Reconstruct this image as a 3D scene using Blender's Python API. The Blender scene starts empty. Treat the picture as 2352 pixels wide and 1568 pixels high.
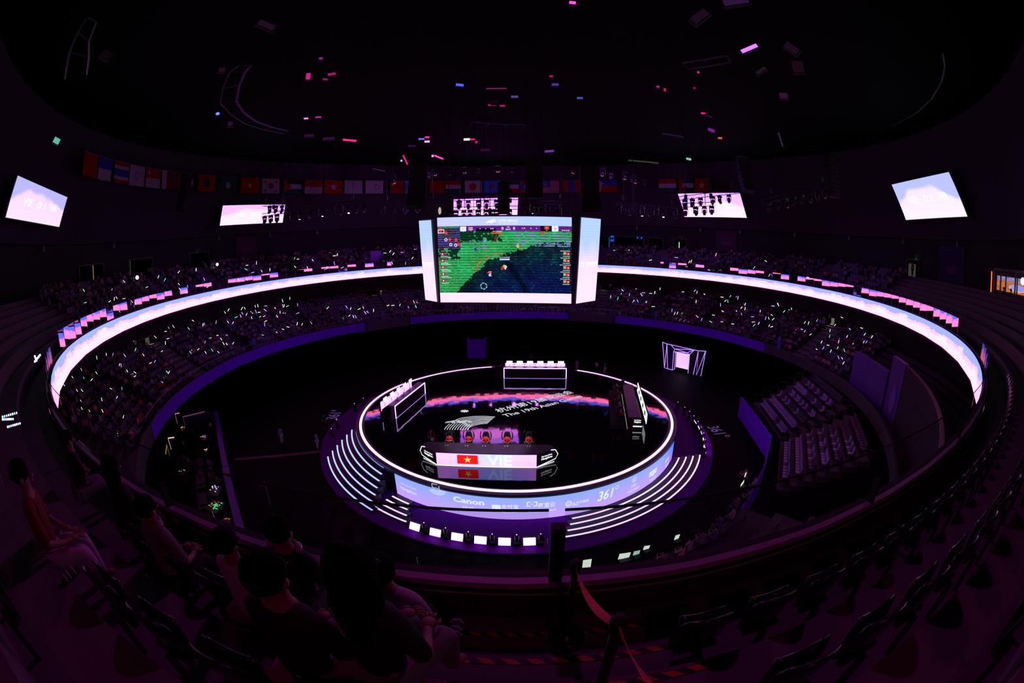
import bpy, bmesh, math, random
import numpy as np
from mathutils import Matrix, Vector

# ---------------------------------------------------------------- camera, world, exposure
scene = bpy.context.scene
COL = scene.collection
CAM = Vector((0.0, -39.8412, 17.8513))
PITCH, YAW, ROLL = 0.2192, -0.0130, -0.0063
_cp, _sp, _cy, _sy = math.cos(PITCH), math.sin(PITCH), math.cos(YAW), math.sin(YAW)
_fw = Vector((_sy * _cp, _cy * _cp, -_sp)); _rt = Vector((_cy, -_sy, 0)); _up = _rt.cross(_fw)
RT = _rt * math.cos(ROLL) + _up * math.sin(ROLL); UP = -_rt * math.sin(ROLL) + _up * math.cos(ROLL); FW = _fw
cd = bpy.data.cameras.new('camera'); cam = bpy.data.objects.new('camera', cd); COL.objects.link(cam)
cd.type = 'PANO'; cd.panorama_type = 'FISHEYE_EQUISOLID'; cd.fisheye_lens = 15.0; cd.fisheye_fov = math.radians(200)
cd.sensor_width = 36.0; cd.sensor_height = 24.0; cd.sensor_fit = 'HORIZONTAL'; cd.clip_start = 0.02; cd.clip_end = 400
cam.matrix_world = Matrix((( RT.x, UP.x, -FW.x, CAM.x), (RT.y, UP.y, -FW.y, CAM.y), (RT.z, UP.z, -FW.z, CAM.z), (0, 0, 0, 1)))
scene.camera = cam
w = bpy.data.worlds.new('world'); scene.world = w; w.use_nodes = True
w.node_tree.nodes['Background'].inputs[0].default_value = (0, 0, 0, 1); w.node_tree.nodes['Background'].inputs[1].default_value = 0
vs = scene.view_settings; vs.view_transform = 'Standard'; vs.look = 'None'; vs.exposure = 0.0; vs.gamma = 1.0; vs.use_curve_mapping = False
R0 = random.Random(7)
def spot(name, loc, tgt, col, e, ang, blend=.5, rad=.2):
    l = bpy.data.lights.new(name, 'SPOT'); l.color = col; l.energy = e; l.spot_size = math.radians(ang); l.spot_blend = blend; l.shadow_soft_size = rad; o = bpy.data.objects.new(name, l); COL.objects.link(o); o.location = loc
    o.rotation_euler = (Vector(tgt) - Vector(loc)).to_track_quat('-Z', 'Y').to_euler(); return o
# fills added at roof height tint stands violet and magenta; white keys light the players
for _a in (0, 36, 72, 108, 144, 176):
    spot('violet_fill', (12 * math.cos(math.radians(_a)), 12 * math.sin(math.radians(_a)), 28.5), (38 * math.cos(math.radians(_a)), 38 * math.sin(math.radians(_a)), 9), (.36, .10, 1.0), 2600, 70, 1.0, .6)
for _a in (50, 90, 130):
    spot('wall_fill', (16 * math.cos(math.radians(_a)), 16 * math.sin(math.radians(_a)), 27), (46 * math.cos(math.radians(_a)), 46 * math.sin(math.radians(_a)), 27), (.62, .16, 1.0), 2600, 80, 1.0, .6)  # added fill to lift the far upper wall
spot('magenta_fill', (0, -16, 30), (0, -38.5, 15), (1.0, .04, .85), 2700, 75, 1.0, .5)  # added magenta fill to brighten the near floor
spot('player_key', (-2.3, -17.5, 20), (-2.3, -10.2, 3.2), (1, .93, .9), 16000, 24, .5, .3); spot('player_key', (2, 0, 20), (9.6, -1, 3), (1, .93, .9), 12000, 28, .5, .3)
spot('rear_red_fill', (1, -43.5, 21), (0, -37.5, 14.5), (1.0, .10, .28), 75, 130, 1.0, .4)  # added red fill behind the camera, lifting the parapet's inner face

# where a sight line of the survey (2352 x 1568 frame) meets a real surface of the hall
def ray(px, py):
    dx, dy = px - 1176.0, 784.0 - py; rr = math.hypot(dx, dy); th = 2 * math.asin(min(1, rr / 1960.0)); s = math.sin(th) / max(rr, 1e-9)
    return RT * (dx * s) + UP * (dy * s) + FW * math.cos(th)
def onz(px, py, z):
    d = ray(px, py); return CAM + d * ((z - CAM.z) / d.z)
def ony(px, py, y):
    d = ray(px, py); return CAM + d * ((y - CAM.y) / d.y)
def oncyl(px, py, r, far=True):
    d = ray(px, py); a = d.x**2 + d.y**2; b = d.x * CAM.x + d.y * CAM.y; c = CAM.x**2 + CAM.y**2 - r * r
    q = math.sqrt(max(0, b * b - a * c)); return CAM + d * ((-b + (q if far else -q)) / a)
def az(p): return math.degrees(math.atan2(p[1], p[0]))
def pol(r, a, z=0.0, c=(0.0, 0.0)): return (c[0] + r * math.cos(math.radians(a)), c[1] + r * math.sin(math.radians(a)), z)

# ---------------------------------------------------------------- materials
MATS = {}
def mat(name, col=(.5, .5, .5), rough=.6, metal=0.0, emit=None, ior=1.5, spec=.5, noise=0.0, nscale=3.0):
    if name in MATS: return MATS[name]
    m = bpy.data.materials.new(name); m.use_nodes = True; nt = m.node_tree; b = nt.nodes['Principled BSDF']
    b.inputs['Base Color'].default_value = (*col, 1); b.inputs['Roughness'].default_value = rough; b.inputs['Metallic'].default_value = metal
    b.inputs['IOR'].default_value = ior; b.inputs['Specular IOR Level'].default_value = spec
    if noise:
        tc = nt.nodes.new('ShaderNodeTexCoord'); n = nt.nodes.new('ShaderNodeTexNoise'); n.inputs['Scale'].default_value = nscale; n.inputs['Detail'].default_value = 4
        r = nt.nodes.new('ShaderNodeMapRange'); r.inputs['To Min'].default_value = 1 - noise; r.inputs['To Max'].default_value = 1 + noise
        mx = nt.nodes.new('ShaderNodeVectorMath'); mx.operation = 'SCALE'; mx.inputs[0].default_value = col
        nt.links.new(tc.outputs['Object'], n.inputs['Vector']); nt.links.new(n.outputs['Fac'], r.inputs['Value']); nt.links.new(r.outputs['Result'], mx.inputs['Scale'])
        nt.links.new(mx.outputs['Vector'], b.inputs['Base Color'])
    if emit:
        b.inputs['Emission Color'].default_value = (*emit, 1); b.inputs['Emission Strength'].default_value = 1.0
    MATS[name] = m; return m
def emat(name, col, sample=True):
    if name in MATS: return MATS[name]
    m = mat(name, (.01, .01, .01), .5, emit=col)
    if not sample: m.cycles.emission_sampling = 'NONE'
    return m
def screen_mat(name='lit_screen', sample=True):
    if name in MATS: return MATS[name]
    m = bpy.data.materials.new(name); m.use_nodes = True; nt = m.node_tree; nt.nodes.clear()
    a = nt.nodes.new('ShaderNodeAttribute'); a.attribute_name = 'Col'; e = nt.nodes.new('ShaderNodeEmission'); o = nt.nodes.new('ShaderNodeOutputMaterial')
    nt.links.new(a.outputs['Color'], e.inputs['Color']); nt.links.new(e.outputs[0], o.inputs[0])
    if not sample: m.cycles.emission_sampling = 'NONE'
    MATS[name] = m; return m
def glass_mat(name='rail_glass', fac=.14, tint=(1, 1, 1), rough=0.0):
    if name in MATS: return MATS[name]
    m = bpy.data.materials.new(name); m.use_nodes = True; nt = m.node_tree; nt.nodes.clear()
    t = nt.nodes.new('ShaderNodeBsdfTransparent'); t.inputs[0].default_value = (.93, .95, .95, 1)
    g = nt.nodes.new('ShaderNodeBsdfGlossy'); g.inputs[0].default_value = (*tint, 1); g.inputs['Roughness'].default_value = rough
    x = nt.nodes.new('ShaderNodeMixShader'); x.inputs[0].default_value = fac; o = nt.nodes.new('ShaderNodeOutputMaterial')
    nt.links.new(t.outputs[0], x.inputs[1]); nt.links.new(g.outputs[0], x.inputs[2]); nt.links.new(x.outputs[0], o.inputs[0])
    MATS[name] = m; return m
def deck_mat():
    # glossy black floor of LED tiles, every tile laid a hair out of true so mirror images break up tile by tile
    m = mat('led_floor_tiles', (.004, .004, .006), .04, ior=1.55)
    nt = m.node_tree; b = nt.nodes['Principled BSDF']
    tc = nt.nodes.new('ShaderNodeTexCoord'); ge = nt.nodes.new('ShaderNodeNewGeometry')
    sn = nt.nodes.new('ShaderNodeVectorMath'); sn.operation = 'SNAP'; sn.inputs[1].default_value = (.5, .5, 50)
    wn = nt.nodes.new('ShaderNodeTexWhiteNoise'); wn.noise_dimensions = '2D'
    sb = nt.nodes.new('ShaderNodeVectorMath'); sb.operation = 'SUBTRACT'; sb.inputs[1].default_value = (.5, .5, .5)
    sc = nt.nodes.new('ShaderNodeVectorMath'); sc.operation = 'SCALE'; sc.inputs['Scale'].default_value = .006
    ad = nt.nodes.new('ShaderNodeVectorMath'); ad.operation = 'ADD'; no = nt.nodes.new('ShaderNodeVectorMath'); no.operation = 'NORMALIZE'
    L = nt.links.new
    L(tc.outputs['Object'], sn.inputs[0]); L(sn.outputs[0], wn.inputs['Vector']); L(wn.outputs['Color'], sb.inputs[0]); L(sb.outputs[0], sc.inputs[0])
    L(ge.outputs['Normal'], ad.inputs[0]); L(sc.outputs[0], ad.inputs[1]); L(ad.outputs[0], no.inputs[0]); L(no.outputs[0], b.inputs['Normal'])
    return m

# ---------------------------------------------------------------- object helpers
def tag(o, label=None, cat=None, group=None, kind=None):
    if label: o['label'] = label
    if cat: o['category'] = cat
    if group: o['group'] = group
    if kind: o['kind'] = kind
    return o
def thing(name, label, cat, loc=(0, 0, 0), rz=0.0, group=None):
    o = bpy.data.objects.new(name, None); COL.objects.link(o); o.location = loc; o.rotation_euler = (0, 0, rz); o.empty_display_size = .2
    return tag(o, label, cat, group)
class MB:
    def __init__(s, org=(0, 0, 0)): s.v = []; s.f = []; s.m = []; s.o = Vector(org)
    def add(s, vs, fs, m=0):
        n = len(s.v); s.v += [tuple(Vector(v) - s.o) for v in vs]; s.f += [[n + i for i in f] for f in fs]; s.m += [m] * len(fs); return s
    def box(s, c, d, rz=0.0, m=0, M=None):
        x, y, z = d[0] / 2, d[1] / 2, d[2] / 2; R = (Matrix.Rotation(rz, 3, 'Z') if M is None else M); c = Vector(c)
        vs = [c + R @ Vector((a * x, b * y, e * z)) for a in (-1, 1) for b in (-1, 1) for e in (-1, 1)]
        return s.add(vs, [(0, 1, 3, 2), (4, 6, 7, 5), (0, 4, 5, 1), (2, 3, 7, 6), (0, 2, 6, 4), (1, 5, 7, 3)], m)
    def tube(s, pts, r, n=6, m=0, closed=False):
        pts = [Vector(p) for p in pts]; rs = r if isinstance(r, (list, tuple)) else [r] * len(pts); vs = []; N = len(pts)
        for i, p in enumerate(pts):
            t = (pts[(i + 1) % N] - pts[i - 1]) if closed else (pts[min(i + 1, N - 1)] - pts[max(i - 1, 0)])
            t.normalize(); u = t.cross(Vector((0, 0, 1)));
            if u.length < .05: u = t.cross(Vector((1, 0, 0)))
            u.normalize(); w_ = u.cross(t)
            vs += [p + (u * math.cos(2 * math.pi * k / n) + w_ * math.sin(2 * math.pi * k / n)) * rs[i] for k in range(n)]
        fs = [(i * n + k, ((i + 1) % N) * n + k, ((i + 1) % N) * n + (k + 1) % n, i * n + (k + 1) % n) for i in range(N if closed else N - 1) for k in range(n)]
        if not closed: fs += [tuple(range(n)), tuple(reversed(range((N - 1) * n, N * n)))]
        return s.add(vs, fs, m)
    def strip(s, prof, a0, a1, n, m=0, c=(0, 0), close=False, caps=False):   # profile [(r,z)...] swept about the vertical axis
        K = len(prof); vs = []
        for i in range(n + 1):
            a = a0 + (a1 - a0) * i / n; vs += [pol(r, a, z, c) for r, z in prof]
        kk = K if close else K - 1
        fs = [(i * K + k, (i + 1) * K + k, (i + 1) * K + (k + 1) % K, i * K + (k + 1) % K) for i in range(n) for k in range(kk)]
        if caps: fs += [tuple(reversed(range(K))), tuple(range(n * K, n * K + K))]
        return s.add(vs, fs, m)
    def disc(s, r, z, n, m=0, c=(0, 0)):
        return s.add([pol(r, 360 * i / n, z, c) for i in range(n)], [tuple(range(n))], m)
    def lathe(s, prof, n=12, m=0, c=(0, 0, 0)):
        K = len(prof); vs = [(c[0] + r * math.cos(2 * math.pi * i / n), c[1] + r * math.sin(2 * math.pi * i / n), c[2] + z) for i in range(n) for r, z in prof]
        return s.add(vs, [(i * K + k, ((i + 1) % n) * K + k, ((i + 1) % n) * K + k + 1, i * K + k + 1) for i in range(n) for k in range(K - 1)], m)
    def ell(s, c, r, n=8, m=0, M=None):
        vs = []; h = n // 2 + 1
        for i in range(h + 1):
            t = math.pi * i / h
            for k in range(n):
                p = Vector((r[0] * math.sin(t) * math.cos(2 * math.pi * k / n), r[1] * math.sin(t) * math.sin(2 * math.pi * k / n), r[2] * math.cos(t)))
                if M is not None: p = M @ p
                vs.append(Vector(c) + p)
        return s.add(vs, [(i * n + k, (i + 1) * n + k, (i + 1) * n + (k + 1) % n, i * n + (k + 1) % n) for i in range(h) for k in range(n)], m)
    def prism(s, poly, z0, z1, m=0, T=None):
        n = len(poly); T = T or (lambda x, y, z: (x, y, z))
        vs = [T(x, y, z0) for x, y in poly] + [T(x, y, z1) for x, y in poly]
        return s.add(vs, [tuple(reversed(range(n))), tuple(range(n, 2 * n))] + [(i, (i + 1) % n, n + (i + 1) % n, n + i) for i in range(n)], m)
    def build(s, name, mats, parent=None, smooth=False, bevel=0.0):
        me = bpy.data.meshes.new(name); me.from_pydata(s.v, [], s.f)
        for m in (mats if isinstance(mats, (list, tuple)) else [mats]): me.materials.append(m)
        me.polygons.foreach_set('material_index', s.m)
        if smooth: me.polygons.foreach_set('use_smooth', [True] * len(me.polygons))
        me.update(); o = bpy.data.objects.new(name, me); COL.objects.link(o)
        if parent is not None: o.parent = parent
        if bevel:
            b = o.modifiers.new('bevel', 'BEVEL'); b.width = bevel; b.segments = 2; b.limit_method = 'ANGLE'
        return o
def struct(o): o['kind'] = 'structure'; return o
def dup(root, loc, rz=None, label=None, group=None, scale=None):
    r = root.copy(); COL.objects.link(r); r.location = loc
    if rz is not None: r.rotation_euler = (0, 0, rz)
    if scale: r.scale = scale
    if label: r['label'] = label
    if group: r['group'] = group
    for ch in root.children:
        c = ch.copy(); COL.objects.link(c); c.parent = r
        for g in ch.children:
            d = g.copy(); COL.objects.link(d); d.parent = c
    return r
# a lit screen surface: fn(u,v)->xyz, col(U,V)->(r,g,b) arrays of radiance
def screen(name, fn, nu, nv, col, parent=None, org=(0, 0, 0), sample=True):
    vs = [tuple(Vector(fn(i / nu, j / nv)) - Vector(org)) for j in range(nv + 1) for i in range(nu + 1)]
    fs = [(j * (nu + 1) + i, j * (nu + 1) + i + 1, (j + 1) * (nu + 1) + i + 1, (j + 1) * (nu + 1) + i) for j in range(nv) for i in range(nu)]
    me = bpy.data.meshes.new(name); me.from_pydata(vs, [], fs)
    U, V = np.meshgrid((np.arange(nu) + .5) / nu, (np.arange(nv) + .5) / nv); c = np.stack(col(U.ravel(), V.ravel()), -1)
    at = me.color_attributes.new('Col', 'FLOAT_COLOR', 'CORNER'); buf = np.ones((nu * nv * 4, 4)); buf[:, :3] = np.repeat(c, 4, axis=0)
    at.data.foreach_set('color', buf.ravel()); me.materials.append(screen_mat('lit_screen' if sample else 'lit_screen_fine', sample)); me.update()
    o = bpy.data.objects.new(name, me); COL.objects.link(o)
    if parent is not None: o.parent = parent
    return o
def vnoise(U, V, fx, fy, seed=0):
    r = np.random.RandomState(seed); g = r.rand(64, 64); x = U * fx; y = V * fy
    xi = np.floor(x).astype(int); yi = np.floor(y).astype(int); fx_ = x - xi; fy_ = y - yi; fx_ = fx_ * fx_ * (3 - 2 * fx_); fy_ = fy_ * fy_ * (3 - 2 * fy_)
    a = g[xi % 64, yi % 64]; b = g[(xi + 1) % 64, yi % 64]; c = g[xi % 64, (yi + 1) % 64]; d = g[(xi + 1) % 64, (yi + 1) % 64]
    return (a * (1 - fx_) + b * fx_) * (1 - fy_) + (c * (1 - fx_) + d * fx_) * fy_
# lettering: glyph outlines as flat mesh, mapped onto a surface
_TX = {}
def glyphs(s, bold=0.0, sub=0.0):
    k = (s, bold)
    if k in _TX: return _TX[k]
    c = bpy.data.curves.new('lettering', 'FONT'); c.body = s; c.align_x = 'CENTER'; c.align_y = 'CENTER'; c.offset = bold; c.resolution_u = 3
    o = bpy.data.objects.new('lettering', c); COL.objects.link(o); dg = bpy.context.evaluated_depsgraph_get(); dg.update()
    me = bpy.data.meshes.new_from_object(o.evaluated_get(dg)); V = [(v.co.x, v.co.y) for v in me.vertices]; F = [tuple(p.vertices) for p in me.polygons]
    bpy.data.objects.remove(o); bpy.data.curves.remove(c); bpy.data.meshes.remove(me)
    if V:
        ys = [v[1] for v in V]; xs = [v[0] for v in V]; my = (min(ys) + max(ys)) / 2; h = max(ys) - min(ys); mx = (min(xs) + max(xs)) / 2
        V = [((x - mx) / h, (y - my) / h) for x, y in V]
    _TX[k] = (V, F); return V, F
def text_on(mb, s, fn, h, wide=1.0, bold=0.0, shear=0.0, m=0, width=None):      # fn(x,y)->xyz, h = glyph height in metres
    V, F = glyphs(s, bold)
    if not V: return
    if width: wide = width / ((max(v[0] for v in V) - min(v[0] for v in V)) * h)
    mb.add([fn((x + shear * y) * h * wide, y * h) for x, y in V], F, m)
def plane_fn(o, ux, uy, n=(0, 0, 0), off=0.0):
    o = Vector(o); ux = Vector(ux).normalized(); uy = Vector(uy).normalized(); nn = ux.cross(uy) * off
    return lambda x, y: o + ux * x + uy * y + nn
def cyl_in(r, a0, z0, c=(0, 0)):     # surface seen from inside the ring (x runs clockwise)
    return lambda x, y: pol(r, a0 - math.degrees(x / r), z0 + y, c)
def cyl_out(r, a0, z0, c=(0, 0)):
    return lambda x, y: pol(r, a0 + math.degrees(x / r), z0 + y, c)
def lerp3(a, b, t): return tuple(a[i] + (b[i] - a[i]) * t for i in range(3))
# ================================================================ THE HALL (structure)
M_BLACK = mat('black_paint', (.006, .006, .008), .75)
M_DARK = mat('dark_metal', (.012, .012, .016), .45, .3)
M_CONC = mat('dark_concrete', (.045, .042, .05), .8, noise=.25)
M_WALL = mat('acoustic_wall', (.034, .022, .042), .85, noise=.15, nscale=.6)
M_WALLD = mat('concourse_wall', (.022, .02, .028), .9, noise=.15, nscale=.6)
struct(MB().disc(60, 0, 96).build('floor', mat('arena_floor', (.0015, .0012, .003), .6, ior=1.2, spec=.15)))
_wp = MB().strip([(34.62, 0), (34.62, 5.5)], -148, 172, 96).strip([(43.5, 0), (43.5, 5.9), (34.7, 5.9)], 172, 212, 12)
for _a in (172, 212): _wp.add([pol(34.62, _a, 0), pol(43.5, _a, 0), pol(43.5, _a, 5.9), pol(34.62, _a, 5.9)], [(0, 1, 2, 3)])
struct(_wp.build('wall_arena_pit', mat('pit_black', (.0015, .001, .002), 1.0, spec=.02)))
# lower tier: stepped rows round the hall
NR = 9; LR0, LDR, LZ0, LDZ = 35.5, .93, 6.1, .46
prof = [(34.3, 5.45), (34.3, 6.62), (34.55, 6.62), (34.55, 6.1), (35.3, 6.1)]
for k in range(NR):
    prof += [(LR0 + LDR * k - .2, LZ0 + LDZ * k), (LR0 + LDR * (k + 1) - .2, LZ0 + LDZ * k)]
prof += [(45.6, LZ0 + LDZ * (NR - 1)), (45.6, 13.7)]
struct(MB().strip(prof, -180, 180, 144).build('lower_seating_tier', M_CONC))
DO_L = [(-172.5, 1.35), (68.2, 1.1), (128.2, 1.3), (8.2, 1.25), (-52, 1.2)]
struct(MB().strip([(44.4, 9.8), (44.4, 13.6)], -180, 180, 144).build('wall_lower', M_WALLD))
# balcony slab and upper tier
struct(MB().strip([(45.6, 13.6), (37.25, 13.55), (37.25, 15.04)], -180, 180, 144).build('balcony_slab', M_CONC))
UR, UZ = [37.22, 38.4, 39.3, 40.2, 41.1, 42.0, 42.9, 43.8], [14.74, 15.36, 15.97, 16.45, 16.93, 17.4, 17.8, 18.2]
prof = []
for k in range(8):
    prof += [(UR[k], UZ[k]), (UR[k + 1] if k < 7 else 46.6, UZ[k])]
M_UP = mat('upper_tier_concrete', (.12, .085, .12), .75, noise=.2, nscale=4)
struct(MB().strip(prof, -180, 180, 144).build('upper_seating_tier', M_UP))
struct(MB().strip([(36.93, 15.045), (36.93, 15.07), (37.09, 15.07), (37.09, 15.12)], -180, 180, 144).build('rail_channel', M_BLACK))
struct(MB().strip([(37.08, 15.1), (37.08, 15.12), (37.165, 15.12), (37.2, 14.74)], -180, 180, 144).build('parapet_ledge', mat('ledge_coping', (.42, .34, .46), .5)))
struct(MB().strip([(46.6, 18.2), (46.6, 22.55), (45.9, 22.6)], -180, 180, 144).build('wall_concourse', M_WALLD))
struct(MB().strip([(45.9, 22.6), (45.9, 34.8)], -180, 180, 144).build('wall_upper', M_WALL))
struct(MB().disc(46.2, 34.82, 96).build('ceiling', mat('black_ceiling', (.002, .002, .003), .95, spec=.1)))

# ================================================================ RIBBON DISPLAY
def ribr(a): return 37.04 * math.cos(math.radians(3.75)) / math.cos(math.radians(((a + 40) % 7.5) - 3.75))
rb = thing('ribbon_display', 'long pink and blue LED ribbon display circling the hall along the balcony edge', 'display', (0, 0, 13.8))
RZ0, RZ1 = 13.8, 15.04
def rib_col(U, V):
    edge = .66 + .16 * (vnoise(U, V * 0, 180, 1, 3) - .5) * 1.6 + .1 * (vnoise(U, V * 0, 700, 1, 4) - .5)
    mid = edge - .17 + .12 * (vnoise(U, V * 0, 260, 1, 5) - .5)
    up = np.stack([.42 + .0 * U, .50 + 0 * U, 3.6 + 0 * U]); lo = np.stack([6.0 + 0 * U, .86 + 0 * U, 2.2 + 0 * U]); md = np.stack([4.4 + 0 * U, .66 + 0 * U, 2.6 + 0 * U])
    c = np.where(V > edge, up, np.where(V > mid, md, lo)); return c[0], c[1], c[2]
screen('screen_face', lambda u, v: pol(ribr(360 * u), 360 * u, RZ0 + (RZ1 - RZ0) * v), 48 * 30, 12, rib_col, rb, (0, 0, 13.8))
MB((0, 0, 13.8)).strip([(37.23, 13.74), (37.05, 13.74), (37.05, 13.8)], -180, 180, 144).strip([(37.05, 15.04), (37.05, 15.055), (37.23, 15.055)], -180, 180, 144).build('casing', M_BLACK, rb)
M_TXT = emat('white_lettering', (1.3, 1.0, 3.6), False)
mb = MB((0, 0, 13.8))
for k in range(15):
    a = 46.0 + 24 * k; r = 36.985
    text_on(mb, '心心相融 @未来', cyl_in(r, a, 14.62), .36, bold=.012, width=3.7)
    text_on(mb, 'Heart to Heart, @Future', cyl_in(r, a, 14.15), .17, width=3.4)
    text_on(mb, 'ESPORTS', cyl_in(r, a + 9.7, 14.33), .42, bold=.02, width=2.7)
    f = cyl_in(r, a + 15.2, 14.4)            # sport pictogram: screen, waves
    for i in range(3):
        pts = [(-.28 + .08 * i, .36 - .12 * i), (.22 - .06 * i, .36 - .12 * i), (.22 - .06 * i, .3 - .12 * i), (-.28 + .08 * i, .3 - .12 * i)]; mb.add([f(*p) for p in pts], [(0, 1, 2, 3)])
    for i in range(5):
        a0 = [(math.cos(t) * (.14 + .09 * i) - .05, -math.sin(t) * (.12 + .08 * i) + .1) for t in [math.radians(q) for q in range(20, 150, 26)]]
        for p, q in zip(a0, a0[1:]): mb.add([f(p[0], p[1]), f(q[0], q[1]), f(q[0], q[1] - .035), f(p[0], p[1] - .035)], [(0, 1, 2, 3)])
mb.build('lettering', M_TXT, rb)

# ================================================================ CENTRE-HUNG SCREEN CUBE
jb = thing('scoreboard_cube', 'huge hanging video cube showing a green game map over the middle of the hall', 'scoreboard', (-1, 3, 12.6))
JO = (-1, 3, 12.6)
def quadfn(a, b, c, d):   # bottom-left, bottom-right, top-right, top-left
    a, b, c, d = map(Vector, (a, b, c, d)); return lambda u, v: (a * (1 - u) + b * u) * (1 - v) + (d * (1 - u) + c * u) * v
JF = [ony(1012, 694, -.2), ony(1312, 697, -1.0), ony(1313, 499, -1.0), ony(1004, 500, -.2)]
JR = [ony(1323, 697, -1.0), ony(1367, 690, 1.3), ony(1380, 503, 1.3), ony(1335, 499, -1.0)]
JL = [ony(977, 688, 2.3), ony(1004, 693, .6), ony(990, 505, .6), ony(962, 507, 2.3)]
def game_col(U, V):
    W = U * 1351; H = (1 - V) * 865          # in units of the photographed face
    r = np.zeros_like(U); g = np.zeros_like(U); b = np.zeros_like(U)
    def put(m, c):
        r[m] = c[0]; g[m] = c[1]; b[m] = c[2]
    n1 = vnoise(U, V, 60, 40, 1); n2 = vnoise(U, V, 16, 10, 2); n3 = vnoise(U, V, 130, 110, 8)
    gr = .30 + .22 * n2 + .12 * n1; r[:] = .035 + .05 * (n1 > .72); g[:] = gr; b[:] = .085 + .08 * n2
    # the dark lower right half
    xb = np.array([0, 170, 260, 360, 440, 520, 720, 950, 1100, 1351]); yb = np.array([900, 780, 680, 585, 520, 430, 368, 300, 262, 250])
    yy = np.interp(W, xb, yb) + 40 * (n1 - .5) + 16 * (n3 - .5); dk = H > yy
    dd = np.clip((H - yy) / 400, 0, 1)
    r[dk] = (.004 + .01 * n1 * (n3 > .75))[dk]; g[dk] = (.006 + .055 * n1 * n2 * (1.2 - dd) + .09 * ((n3 > .72) & (n1 > .5)) * n2)[dk]; b[dk] = (.012 + .06 * dd + .05 * n2 * n1)[dk]
    put((abs((W - 740 - (H - 500) * .62)) < 22 + 20 * n1) & (H > 470) & (H < 770), (.002, .006, .02))
    p = (H < 235 + 30 * n1) & (H > 145) & (W > 225) & (W < 580 + 120 * n2) & (n1 + .4 * n3 > .45); put(p, (.003, .05, .02))
    p = (W < 190 + 60 * n1) & (H > 300) & (H < 430) & (n1 < .8); put(p, (.004, .04, .025))
    p = (H < 300) & (H > 165) & (W > 780) & (W < 1340) & (n1 + n3 > 1.02); put(p, (.22, .30, .50))
    p = (H < 330) & (W > 300) & (W < 520) & (n1 + .7 * n3 > 1.15) & (H > 240); put(p, (.25, .30, .62))
    p = (abs(np.hypot((W - 700) / 320, (H - 560) / 190) - 1) < .05) & (W < 660) & (H < 560) & (n3 > .25); put(p, (.30, .26, .06))
    ln = (np.floor(V * 66) % 2 == 0) & (n1 > .28); r[ln] *= .35; g[ln] *= .45; b[ln] *= .5
    # minimap
    m = (W < 232) & (H > 108) & (H < 318) & (W + (H - 230) * .9 < 300); rr_ = .05 + .12 * (vnoise(U, V, 90, 80, 4) > .62); r[m] = rr_[m]; g[m] = (.04 + .05 * n1)[m]; b[m] = (.10 + .3 * (vnoise(U, V, 50, 60, 5) > .5))[m]
    m2 = m & (np.floor(V * 75) % 2 == 0); r[m2] *= .2; g[m2] *= .2; b[m2] *= .25
    for x, y in ((30, 118), (32, 140), (90, 160), (125, 225), (190, 230), (215, 278)):
        d = np.hypot(W - x, H - y); put((d < 16) & (d > 8), (1.1, .02, .03)); put(d < 5, (.8, .1, .1))
    for x, y in ((85, 228), (135, 278), (185, 285)):
        d = np.hypot(W - x, H - y); put((d < 16) & (d > 9), (.8, .85, 1.2))
    d = (abs(W - 38) < 34) & (abs(H - 142) < 19) & ~((abs(W - 38) < 28) & (abs(H - 142) < 14)); put(d, (1, 1, 1))
    # generic game figures and their bars
    for x, y, c in ((600, 215, (.35, .01, .02)), (612, 190, (.01, .01, .01)), (590, 245, (.16, .01, .02)), (388, 330, (.03, .04, .25)), (490, 250, (.2, .3, .7)), (1060, 165, (.7, .05, .04)), (815, 298, (.9, .4, .1)), (530, 585, (.5, .7, 1)), (690, 510, (.75, .75, .85)), (672, 500, (.7, .55, .1)), (655, 520, (.5, .04, .03))):
        put(np.hypot((W - x) * 1.2, (H - y) * .9) < 7 + 17 * n3, c)
    put((abs(W - 600) < 52) & (abs(H - 167) < 6), (1.1, .08, .04)); put((abs(W - 680) < 52) & (abs(H - 430) < 8), (.6, .7, 1.3)); put((abs(W - 520) < 20) & (abs(H - 565) < 4), (1, .05, .03))
    for i in range(5):
        y0 = 368 + i * 70; put((W > 1268) & (W < 1296) & (abs(H - y0 + 4) < 13), (.55, .4, .12)); put((W > 1298) & (W < 1332) & (abs(H - y0) < 17), (.55, .02, .03)); put((W > 1310) & (W < 1322) & (abs(H - y0) < 6), (1, .8, .8)); put((W > 1262) & (W < 1332) & (abs(H - y0 - 26) < 3), (.3, .8, .5))
        y0 = 372 + i * 68; put((W > 25) & (W < 60) & (abs(H - y0) < 17), (.3, .03, .05)); put((W > 36) & (W < 50) & (abs(H - y0) < 8), (1, .9, .9)); put((W > 66) & (W < 92) & (abs(H - y0 + 4) < 10), (.16, .12, .25)); put((W > 25) & (W < 100) & (abs(H - y0 - 25) < 3), (.6, .8, .7))
    d = np.hypot(W - 462, H - 700); put((d < 34) & (d > 27) & (np.arctan2(H - 700, W - 462) % 1.05 < .75), (.6, .7, .85))
    # score bar, header, footer
    bar = (H > 92) & (H < 147); s = bar & (W > 225); sl = (.10 + .06 * vnoise(U, V, 30, 50, 6)); r[s] = sl[s]; g[s] = .015; b[s] = (.20 + .1 * n2)[s]
    put(s & (W > 1040) & (W < 1150), (.004, .003, .01)); put(s & (W > 400) & (W < 600) & (H > 125 - 10 * n1), (.004, .002, .01))
    put((W > 235) & (W < 297) & (H > 96) & (H < 145), (.85, .88, 1.1)); put((W > 1153) & (W < 1220) & (H > 92) & (H < 145), (.85, .88, 1.1))
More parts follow.
